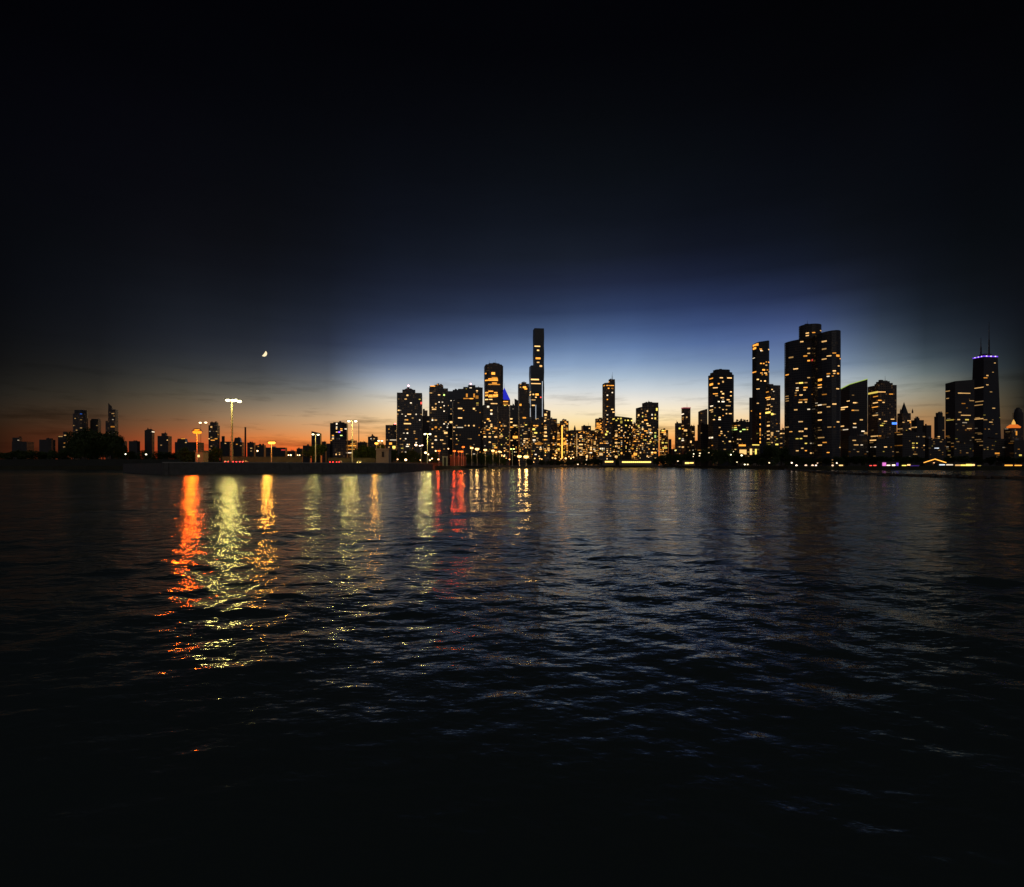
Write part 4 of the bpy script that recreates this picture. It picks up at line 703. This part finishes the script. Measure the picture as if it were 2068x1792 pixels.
small_lamps([(1363.5, 910.5, 700), (1369, 931.5, 640), (1401, 917, 690), (1413.5, 916, 690), (1400, 922.3, 680), (1412.5, 920.8, 680), (1431.7, 914.5, 700), (1450.5, 918, 690), (1476, 918.7, 680), (1497.7, 920, 660), (1488.4, 933.6, 560), (1553.5, 935, 520), (1598.8, 935, 480), (1466.5, 913, 700), (1481.5, 912.5, 700), (1504, 940, 500), (1510, 940, 500)], 'shore_lamp', 'small whitish lamp among the dark shore trees right of centre', 'lamps among the shore trees', (1, .85, .5), 4, .85, 3)
small_lamps([(1599, 935, 470), (1608.5, 942, 460), (1627.5, 942.3, 460), (1641, 943, 460), (1648, 942.4, 460), (1651, 935.5, 470), (1681.5, 950, 440), (1690, 935.5, 470)], 'shore_lamp', 'small lamp at the foot of the three lobed tower', 'lamps at the foot of the three lobed tower', (1, .72, .5), 3, .8, 2.2)

# ------------------------------------------------------------------ low structures on the shore
def shed(px0, px1, top, Y, base, name, label, cat, mat, d=6, roof='flat', lit=None, rmat=None, group=None):
    x0, x1 = X(px0, Y), X(px1, Y); w = x1-x0; h = Z(top, Y)-base
    e = empty(name, ((x0+x1)/2, Y+d/2, base), label, cat, group)
    m = MB(); m.box((0, 0, h*.45), (w, d, h*.9)); m.build('walls', mat, e)
    m = MB()
    if roof == 'gable':
        hw, hd = w/2+.5, d/2+.5; z0, z1 = h*.9, h*1.0
        for s in (1,):
            m.face([(-hw, -hd, z0), (0, -hd, z0+h*.5), (0, hd, z0+h*.5), (-hw, hd, z0)]); m.face([(hw, -hd, z0), (hw, hd, z0), (0, hd, z0+h*.5), (0, -hd, z0+h*.5)])
            m.face([(-hw, -hd, z0), (hw, -hd, z0), (0, -hd, z0+h*.5)]); m.face([(hw, hd, z0), (-hw, hd, z0), (0, hd, z0+h*.5)])
    else: m.box((0, 0, h*.95), (w+.8, d+.8, h*.1))
    m.build('roof', rmat or ROOF, e)
    for (a, b, y0, y1, mt, nm) in (lit or []):
        m = MB(); m.box(((X(a, Y)+X(b, Y))/2-(x0+x1)/2, -d/2-.05, (Z(y0, Y)+Z(y1, Y))/2-base), (X(b, Y)-X(a, Y), .3, abs(Z(y0, Y)-Z(y1, Y)))); m.build(nm, mt, e)
    return e
E = lambda n, c, s: emit(n, c, s, True)
WALLS = plain('painted_block_wall', (.22, .2, .17), .8)
YL = E('beach_pavilion_glow', (1, .62, .14), 2.6)
bp = lambda a, b, y: [(a+(b-a)*i/max(1, int((b-a)/4))+.3, a+(b-a)*(i+1)/max(1, int((b-a)/4))-.3, y-1.3, y+1.4, YL, 'lit_window') for i in range(max(1, int((b-a)/4)))]
shed(1218, 1243, 928.5, 935, 3, 'beach_pavilion', 'shorter of two low beach pavilions with a bright yellow front', 'pavilion', WALLS, 9, lit=bp(1221.5, 1238.7, 932.8))
shed(1252, 1319, 928.5, 915, 3, 'beach_pavilion', 'longer low beach pavilion with a long bright yellow front', 'pavilion', WALLS, 9, lit=bp(1256, 1315, 933.4))
shed(1381, 1403, 930, 660, 3, 'beach_kiosk', 'small yellow lit kiosk among the dark shore trees', 'kiosk', WALLS, 6, lit=[(1383.5, 1392, 934, 937, YL, 'lit_window'), (1393, 1400.5, 934, 936.3, YL, 'lit_window'), (1409, 1413, 932, 935.5, YL, 'sign_light')][:2])
shed(394, 410, 910, 285, 4.2, 'gatehouse', 'dark hut with one yellow lit window under the deep orange lamp', 'hut', WALLS, 5, lit=[(399, 403.2, 919, 923.5, E('hut_window', (1, .75, .25), 1.6), 'lit_window')])
e = shed(759.7, 785, 906, 290, 4.2, 'stone_house', 'small pale stone house with a flat roof and dark doorway on the pier', 'house', STONE, 6, rmat=STONE, lit=[(771, 775.6, 912.5, 923.5, DARKM, 'door')])
shed(909, 941, 922, 462, 3, 'boat_shed', 'low shed on the shore washed red by the flood lamps', 'shed', plain('rust_painted_wall', (.07, .05, .04), .8), 7)
# gate frame
e = empty('gate_frame', (X(898.7, 425), 425, 3), 'small white gate frame standing on the shore', 'gate'); w, h = 2.9, 6.6
for s in (-1, 1): mb_box((s*w/2, 0, h/2), (.5, .5, h)).build('post', PALE, e)
mb_box((0, 0, h+.25), (w+.9, .6, .5)).build('lintel', PALE, e)
mb_box((0, .35, h*.45), (w-.6, .12, h*.85)).build('door_leaf', DARKM, e)
# parking retaining wall on pier and lamps lit kerb
WALLG = plain('grey_parking_wall', (.075, .07, .058), .9, 0, .5, .5)
def longwall(p0, p1, z0, z1, t, name, label):
    (x0, y0), (x1, y1) = p0, p1; e = empty(name, ((x0+x1)/2, (y0+y1)/2, z0), label, 'wall')
    m = MB(); m.box((0, 0, (z1-z0)/2), (math.hypot(x1-x0, y1-y0), t, z1-z0), math.atan2(y1-y0, x1-x0)); m.build('wall_face', WALLG, e)
    m = MB(); m.box((0, 0, z1-z0+.12), (math.hypot(x1-x0, y1-y0), t+.3, .22), math.atan2(y1-y0, x1-x0)); m.build('coping', WALLG, e)
longwall((X(449, 300), 300), (X(610, 312), 312), 4.2, 7.9, .6, 'parking_wall', 'pale parking wall behind the parked cars, left of the green lit tree')
longwall((X(662, 312), 312), (X(757, 318), 318), 4.2, 7.4, .6, 'parking_wall', 'pale parking wall between the green lit tree and the little stone house')
longwall((X(790, 415), 415), (X(895, 470), 470), 3, 5.6, .5, 'parking_wall', 'low pale wall along the shore below the first broad towers')
# beach house with string lights, right
Yb = 490; e = shed(1868, 1907, 935, Yb, 3, 'beach_house', 'black gabled beach house outlined by an orange string of lights', 'house', plain('dark_timber', (.05, .045, .04), .8), 10)
xm = 0; x0, x1 = X(1865, Yb)-X(1887.5, Yb), X(1910, Yb)-X(1887.5, Yb); za, zb = Z(934.6, Yb)-3, Z(927.4, Yb)-3
m = MB(); m.face([(x0+.4, -5.2, za-.3), (x1-.4, -5.2, za-.3), (0, -5.2, zb-.3)]); m.face([(x0+.4, 5, za-.3), (0, 5, zb-.3), (x1-.4, 5, za-.3)])
m.face([(x0+.4, -5.2, za-.3), (0, -5.2, zb-.3), (0, 5, zb-.3), (x0+.4, 5, za-.3)]); m.face([(x1-.4, -5.2, za-.3), (x1-.4, 5, za-.3), (0, 5, zb-.3), (0, -5.2, zb-.3)]); m.face([(x0+.4, -5.2, za-.3), (x0+.4, 5, za-.3), (x1-.4, 5, za-.3), (x1-.4, -5.2, za-.3)])
m.build('gable_roof', plain('dark_timber', (.05, .045, .04)), e)
m = MB(); m.cone((x0, -5.4, za), (0, -5.4, zb), .32, .32, 6); m.cone((0, -5.4, zb), (x1, -5.4, za), .32, .32, 6); m.build('string_lights', E('string_glow', (1, .42, .06), 2.2), e)
m = MB(); m.ball((X(1885.2, Yb)-X(1887.5, Yb), -5.5, Z(935.4, Yb)-3), .8, .5, .5); m.build('porch_lamp', E('porch_glow', (1, .5, .2), 2), e)
def tent(px0, px1, top, lamps, label, col, name='beach_tent'):
    e = shed(px0, px1, top, 470, 2.6, name, label, 'tent' if name == 'beach_tent' else 'stall', plain('tent_canvas', (.1, .1, .1), .9), 5)
    for a, b, y0, y1, c, s in lamps:
        m = MB(); m.box(((X(a, 470)+X(b, 470))/2-e.location.x, -2.6, (Z(y0, 470)+Z(y1, 470))/2-2.6), (X(b, 470)-X(a, 470), .3, Z(y0, 470)-Z(y1, 470))); m.build('light_panel', E('panel_%s_%g' % (c, s), WCOL[c], s), e)
tent(1754, 1773, 937, [(1756, 1760.5, 940, 944, 'r', 2.2), (1764, 1769.5, 939.5, 944.5, 'r', 1.8)], 'beach tent with two red lights right of the three lobed tower', 'r')
tent(1780, 1816, 932, [(1782, 1789, 934.5, 943, 'k', .9), (1790.5, 1797.5, 939, 941, 'c', 2), (1801.5, 1807.5, 938.5, 941.5, 'c', 2.4), (1810, 1814, 935, 943.5, 'p', .6)], 'beach tent with pink and violet side panels', 'k')
tent(1819, 1858, 937, [(1821.5, 1830, 939.5, 942.6, 'y', 1.8), (1832, 1838, 938, 940.4, 'w', 2), (1838.5, 1856, 941, 944, 'p', 1.0)], 'beach stall with yellow lamps and a violet light strip', 'y', 'beach_stall')
tent(1894, 1926, 935.5, [(1897, 1908, 938, 940, 's', 1.2), (1911, 1924, 938, 940, 'c', 1.2)], 'beach stall with two white strips right of the string lit house', 'y', 'beach_stall')
tent(1927, 1971, 934, [(1929, 1939, 938.5, 943, 'w', .9), (1940, 1950, 938.5, 943, 'y', 1.6), (1951, 1962, 937.5, 943.5, 'y', 2.2), (1962.5, 1968, 937.8, 941, 'w', 2)], 'longest yellow lit beach bar at the right', 'y', 'beach_stall')
tent(1972, 1984, 938, [(1974, 1981, 940.5, 945, 'y', .8)], 'small dim yellow stall right of the yellow beach bar', 'y', 'beach_stall')
tent(2024, 2067, 936.5, [(2029, 2044.5, 939, 942.5, 'o', 1.8), (2049, 2063, 939.3, 942, 'o', 1.8), (2000, 2005, 939, 941, 'w', .5)][:2], 'orange lit beach stall at the right edge of the shore', 'o', 'beach_stall')
tent(1692, 1706, 937.5, [(1694.5, 1702, 939, 945, 'w', 1.8)], 'small booth with a glowing tan panel right of the three lobed tower', 'w', 'beach_stall')
small_lamps([(1853, 948, 440), (1796, 946, 446)], 'shore_lamp', 'lone white lamp close to the water on the right beach', 'white lamps by the right beach', (1, .85, .6), 4, .9, -.2)

# faint chimney and masts
e = empty('chimney', (X(495.5, 1600), 1600, 3), 'thin faint chimney beside the tall lamp mast', 'chimney'); m = MB(); m.cone((0, 0, 0), (0, 0, Z(864, 1600)-3), 3, 2.2, 12); m.build('stack', plain('brick_stack', (.2, .1, .07), .9), e); m = MB(); m.cone((0, 0, Z(864, 1600)-3), (0, 0, Z(863, 1600)-3), 2.6, 2.6, 12); m.build('rim', DARKM, e)
e = empty('radio_mast', (X(724.7, 900), 900, 3), 'thin dark mast right of the tall white double lamp', 'mast'); m = MB(); m.cone((0, 0, 0), (0, 0, Z(856, 900)-3), .9, .5, 6); m.build('shaft', DARKM, e); m = MB(); m.cone((0, 0, Z(856, 900)-3.1), (0, 0, Z(852, 900)-3), .3, .1, 6); m.build('tip', DARKM, e)

# ------------------------------------------------------------------ cars
GLASS = plain('car_glass', (.02, .02, .025), .1); TYRE = plain('tyre_rubber', (.02, .02, .02), .9)
def make_car(paint, label, px, Y, rz, tail=3.2, head=0, amber=False):
    e = empty('parked_car', (X(px, Y), Y, 4.2), label, 'car', 'cars parked on the pier', rz)
    prof = [(-2.2, .45), (-2.25, .85), (-1.9, 1.0), (-1.45, 1.42), (.35, 1.48), (1.05, 1.02), (2.1, .88), (2.25, .5)]; m = MB(); n = len(prof)
    for s in (-1, 1):
        f = [(x, s*(.9 if z < 1.05 else .72), z) for x, z in prof]; m.face(f if s < 0 else f[::-1])
    for i in range(n):
        a, b = prof[i], prof[(i+1) % n]; wa, wb = (.9 if a[1] < 1.05 else .72), (.9 if b[1] < 1.05 else .72)
        m.face([(a[0], -wa, a[1]), (a[0], wa, a[1]), (b[0], wb, b[1]), (b[0], -wb, b[1])])
    m.build('body', paint, e)
    mb_box((-.5, 0, 1.23), (1.3, 1.57, .26)).build('side_window', GLASS, e)
    m = MB(); m.face([(-1.86, -.62, 1.06), (-1.86, .62, 1.06), (-1.52, .6, 1.38), (-1.52, -.6, 1.38)][::-1]); m.build('rear_window', GLASS, e)
    for x in (-1.35, 1.4):
        for s in (-1, 1):
            m = MB(); m.cone((x, s*.72, .32), (x, s*.92, .32), .32, .32, 12); w = m.build('wheel', TYRE, e); m = MB(); m.cone((x, s*.9, .32), (x, s*.935, .32), .19, .17, 10); m.build('rim', STEEL, w)
    for s in (-1, 1):
        mb_box((-2.24, s*.66, .86), (.08, .42, .26)).build('tail_light', E('tail_light_%g' % tail, (1, .03, .03), tail), e)
        mb_box((2.2, s*.66, .74), (.1, .36, .2)).build('headlight', E('headlight_amber', (1, .6, .15), 9) if amber else plain('headlight_glass', (.5, .5, .5), .2), e)
P1, P2, P3 = plain('silver_car_paint', (.4, .4, .4), .3, .5, .05), plain('black_car_paint', (.02, .02, .022), .25, 0, .05), plain('dark_red_car_paint', (.12, .02, .02), .3, 0, .05)
U = math.pi/2
make_car(P1, 'silver car with red tail lights, leftmost on the pier', 457, 250, U+.5, 5)
make_car(P2, 'black car with bright tail lights below the tall lamp mast', 478, 252, U+.1, 9)
make_car(P3, 'dark red car with bright tail lights right of the tall lamp mast', 493, 250, U-.1, 12)
make_car(P2, 'black car with red tail lights right of the green lit tree', 671, 275, U+.15, 9)
make_car(P1, 'silver car with red tail lights below the bowed roof office', 686, 277, U-.1, 7)
make_car(P2, 'dark car with amber headlights left of the little stone house', 726, 285, -U+.1, 2, 1, True)

# ------------------------------------------------------------------ trees
LEAF = {}
def leafmat(k, c):
    m, N, K = newmat('foliage_'+k); o = N.new('ShaderNodeOutputMaterial'); p = N.new('ShaderNodeBsdfPrincipled'); K.new(p.outputs[0], o.inputs[0])
    t = N.new('ShaderNodeTexNoise'); t.inputs['Scale'].default_value = 1.1; g = N.new('ShaderNodeTexCoord'); K.new(g.outputs['Object'], t.inputs['Vector'])
    r = N.new('ShaderNodeValToRGB'); r.color_ramp.elements[0].position = .3; r.color_ramp.elements[0].color = (c[0]*.55, c[1]*.6, c[2]*.5, 1); r.color_ramp.elements[1].position = .7; r.color_ramp.elements[1].color = (c[0]*1.4, c[1]*1.3, c[2], 1)
    K.new(t.outputs[0], r.inputs[0]); K.new(r.outputs[0], p.inputs['Base Color']); p.inputs['Roughness'].default_value = .7; return m
LM = leafmat('summer_green', (.05, .085, .02))
def crown_mesh(seed, n=2300, leaf=.042):
    r = random.Random(seed); m = MB()
    blobs = [(r.uniform(-.32, .32), r.uniform(-.32, .32), r.uniform(.2, .86), r.uniform(.11, .23)) for _ in range(24)]+[(0, 0, .55, .3)]
    for _ in range(n):
        bx, by, bz, br = r.choice(blobs); d = Vector((r.gauss(0, 1), r.gauss(0, 1), r.gauss(0, 1))).normalized()*br*r.uniform(.55, 1.06)
        c = Vector((bx, by, bz))+d; u = Vector((r.gauss(0, 1), r.gauss(0, 1), r.gauss(0, 1))).normalized(); w = u.orthogonal().normalized(); s = leaf*r.uniform(.6, 1.3)
        m.face([c-u*s-w*s*.45, c+u*s*.2-w*s*.6, c+u*s, c-u*s*.1+w*s*.6])
    return m.mesh('crown', [LM])
def trunk_mesh(seed):
    r = random.Random(seed); m = MB(); m.cone((0, 0, 0), (0, 0, .45), .035, .022, 8)
    for k in range(6):
        a = k*1.05+r.random(); z = .28+.05*k; m.cone((0, 0, z), (.26*math.cos(a), .26*math.sin(a), z+.2), .014, .005, 6)
    return m.mesh('trunk', [BARK])
CR = [crown_mesh(s) for s in (1, 2, 3, 4)]; TR = [trunk_mesh(s) for s in (1, 2, 3, 4)]
def tree(px, top, wpx, Y, label, base=3, group=None, name='shade_tree'):
    k = random.randrange(4); h = Z(top, Y)-base; w = wpx/F*Y
    e = empty(name, (X(px, Y), Y, base), label, 'tree', group); e.scale = (w, w, h); e.rotation_euler = (0, 0, random.random()*6.28)
    for nm, me in (('trunk', TR[k]), ('crown', CR[k])):
        o = bpy.data.objects.new(nm, me); COL.objects.link(o); o.parent = e
tree(196, 866, 66, 600, 'largest black tree crown in front of the far left towers', 9)
tree(163, 874, 50, 590, 'black tree against the dark round tower at the far left', 9); tree(226, 878, 44, 600, 'black tree at the foot of the slant topped tower', 9)
for px, t, w in ((150, 893, 30), (172, 890, 34), (190, 889, 30), (208, 892, 34), (228, 894, 30), (243, 900, 26)):
    tree(px, t, w, 585, 'low dark tree filling in under the biggest tree on the far left bank', 8, 'low trees under the biggest left tree')
for px, t, w in ((15, 912, 34), (48, 909, 40), (85, 911, 38), (118, 908, 40), (262, 911, 34), (292, 910, 34), (322, 912, 36), (346, 913, 30)):
    tree(px, t, w, 570, 'low dark tree in the row along the far left bank', 6, 'trees along the left bank')
tree(372, 904, 32, 330, 'dark round tree left of the hut under the deep orange lamp', 4); tree(388, 908, 26, 340, 'dark tree close behind the hut under the deep orange lamp', 4); tree(440, 901, 24, 330, 'dark tree left of the tall lamp mast', 4); tree(423, 909, 24, 345, 'smaller dark tree between the deep orange lamp and the tall mast', 4)
tree(636, 897, 52, 292, 'tree lit green from above by the white double headed lamp', 4.2)
tree(735, 897, 32, 330, 'dome shaped dark tree left of the little stone house', 4); tree(752, 901, 30, 336, 'dark tree touching the left wall of the little stone house', 4); tree(725, 905, 24, 340, 'smaller dark tree below the thin mast', 4)
tree(771, 893, 26, 330, 'dark tree showing above the roof of the little stone house', 4); tree(793, 906, 26, 345, 'dark tree right of the little stone house', 4)
for px, t, w in ((812, 912, 22), (830, 908, 24), (846, 914, 20), (876, 914, 22)):
    tree(px, t, w, 500, 'dark tree in the row below the first broad towers', 3, 'trees below the first towers')
for px, t, w in ((950, 916, 22), (966, 915, 26), (984, 917, 26), (1003, 918, 22), (1016, 925, 18)):
    tree(px, t, w, 720, 'dark tree in the row under the falling line of amber lamps', 3, 'trees under the amber lamps')
for px, t, w in ((1036, 929, 16), (1070, 928, 16), (1095, 929, 18), (1112, 930, 18), (1130, 931, 18), (1148, 930, 18), (1165, 930, 16), (1186, 928, 20), (1202, 927, 20), (1214, 929, 16), (1247, 928, 14), (1326, 924, 20), (1342, 918, 24)):
    tree(px, t, w, 1000, 'small dark tree in the row along the middle far shore', 3, 'trees along the middle shore')
for px, t, w in ((1358, 916, 24), (1376, 917, 24), (1392, 912, 26), (1412, 908, 28), (1430, 904, 30), (1452, 908, 28), (1472, 909, 28), (1494, 912, 26), (1510, 921, 22), (1528, 918, 26)):
    tree(px, t, w, 740 if px < 1450 else 690, 'dark tree in the row along the shore right of centre', 3, 'trees along the shore right of centre')
tree(1556, 898, 44, 640, 'largest dark dome shaped tree left of the three lobed tower', 3); tree(1578, 902, 34, 650, 'dark tree against the left foot of the three lobed tower', 3)
for px, t, w in ((1540, 925, 22), (1600, 918, 30), (1622, 924, 26), (1645, 926, 26), (1668, 924, 26), (1692, 922, 28), (1716, 920, 30), (1740, 921, 28), (1766, 922, 30), (1792, 921, 30), (1818, 922, 28), (1842, 920, 30), (1862, 924, 24), (1918, 921, 28), (1945, 920, 30), (1972, 921, 28), (2000, 922, 28), (2028, 921, 30), (2056, 922, 28)):
    tree(px, t, w, 560, 'dark tree in the row behind the beach on the right', 3, 'trees behind the right beach')
for px, t in ((1489, 848), (1497, 847), (1503, 848.5), (1509, 849)):
    e0 = [b for b in BL if 'roof trees' in b['root']['label']][0]; v = e0['vols'][0]
    tree(px, t-1.2, 5, v['c'][1], 'small tree on the roof of the wide low block', v['H']-.2, 'roof trees')

# ------------------------------------------------------------------ moon
Ym = 8600; m = MB(); R = 6.0/F*Ym; mc = (X(532.5, Ym), Ym, Z(714, Ym)); tl = math.radians(-38); NS = 20
def crescent(t, side):
    a = -math.pi/2+math.pi*t; x = math.cos(a)*R*(1.0 if side else .36); z = math.sin(a)*R
    y = -math.sqrt(max(0, R*R-x*x-z*z))*.5
    return (mc[0]+x*math.cos(tl)-z*math.sin(tl), mc[1]+y, mc[2]+x*math.sin(tl)+z*math.cos(tl))
for i in range(NS):
    a0, a1, b0, b1 = crescent(i/NS, 0), crescent((i+1)/NS, 0), crescent(i/NS, 1), crescent((i+1)/NS, 1)
    k = [(p[0], p[1]+R*.35, p[2]) for p in (a0, b0, b1, a1)]
    m.face([a0, b0, b1, a1]); m.face(k[::-1]); m.face([b0, k[1], k[2], b1]); m.face([a1, k[3], k[0], a0])
o = m.build('moon', emit('moonlit_surface', (1, .82, .50), 1.15)); tag(o, 'small bright crescent moon tilted in the dusk sky', 'moon')

# ------------------------------------------------------------------ camera, light, render
cam = bpy.data.cameras.new('Camera'); co = bpy.data.objects.new('Camera', cam); COL.objects.link(co); sc.camera = co
co.location = (0, 0, HC); co.rotation_euler = (math.pi/2, 0, 0)
cam.sensor_fit = 'HORIZONTAL'; cam.sensor_width = 36; cam.lens = 36*F/2068
cam.shift_y = -(896-HY)/2068; cam.clip_end = 30000; cam.clip_start = .1
sl = bpy.data.lights.new('facade_fill', 'SUN'); so = bpy.data.objects.new('facade_fill', sl); COL.objects.link(so)  # added fill from behind the camera to lift the dark facades
sl.energy = .1; sl.angle = math.radians(50); sl.color = (1, .9, .84); so.rotation_euler = (math.radians(62), 0, math.radians(14)); so.location = (0, 0, 500)
vs = sc.view_settings; sc.display_settings.display_device = 'sRGB'; vs.view_transform = 'Standard'; vs.look = 'None'; vs.gamma = 1; vs.exposure = 0; vs.use_curve_mapping = False
sc.render.engine = 'CYCLES'; cy = sc.cycles
cy.use_denoising = True; cy.max_bounces = 5; cy.diffuse_bounces = 2; cy.glossy_bounces = 3; cy.caustics_reflective = False; cy.caustics_refractive = False
cy.sample_clamp_indirect = 4; cy.sample_clamp_direct = 0; cy.use_light_tree = True; cy.use_adaptive_sampling = True; cy.adaptive_threshold = .006
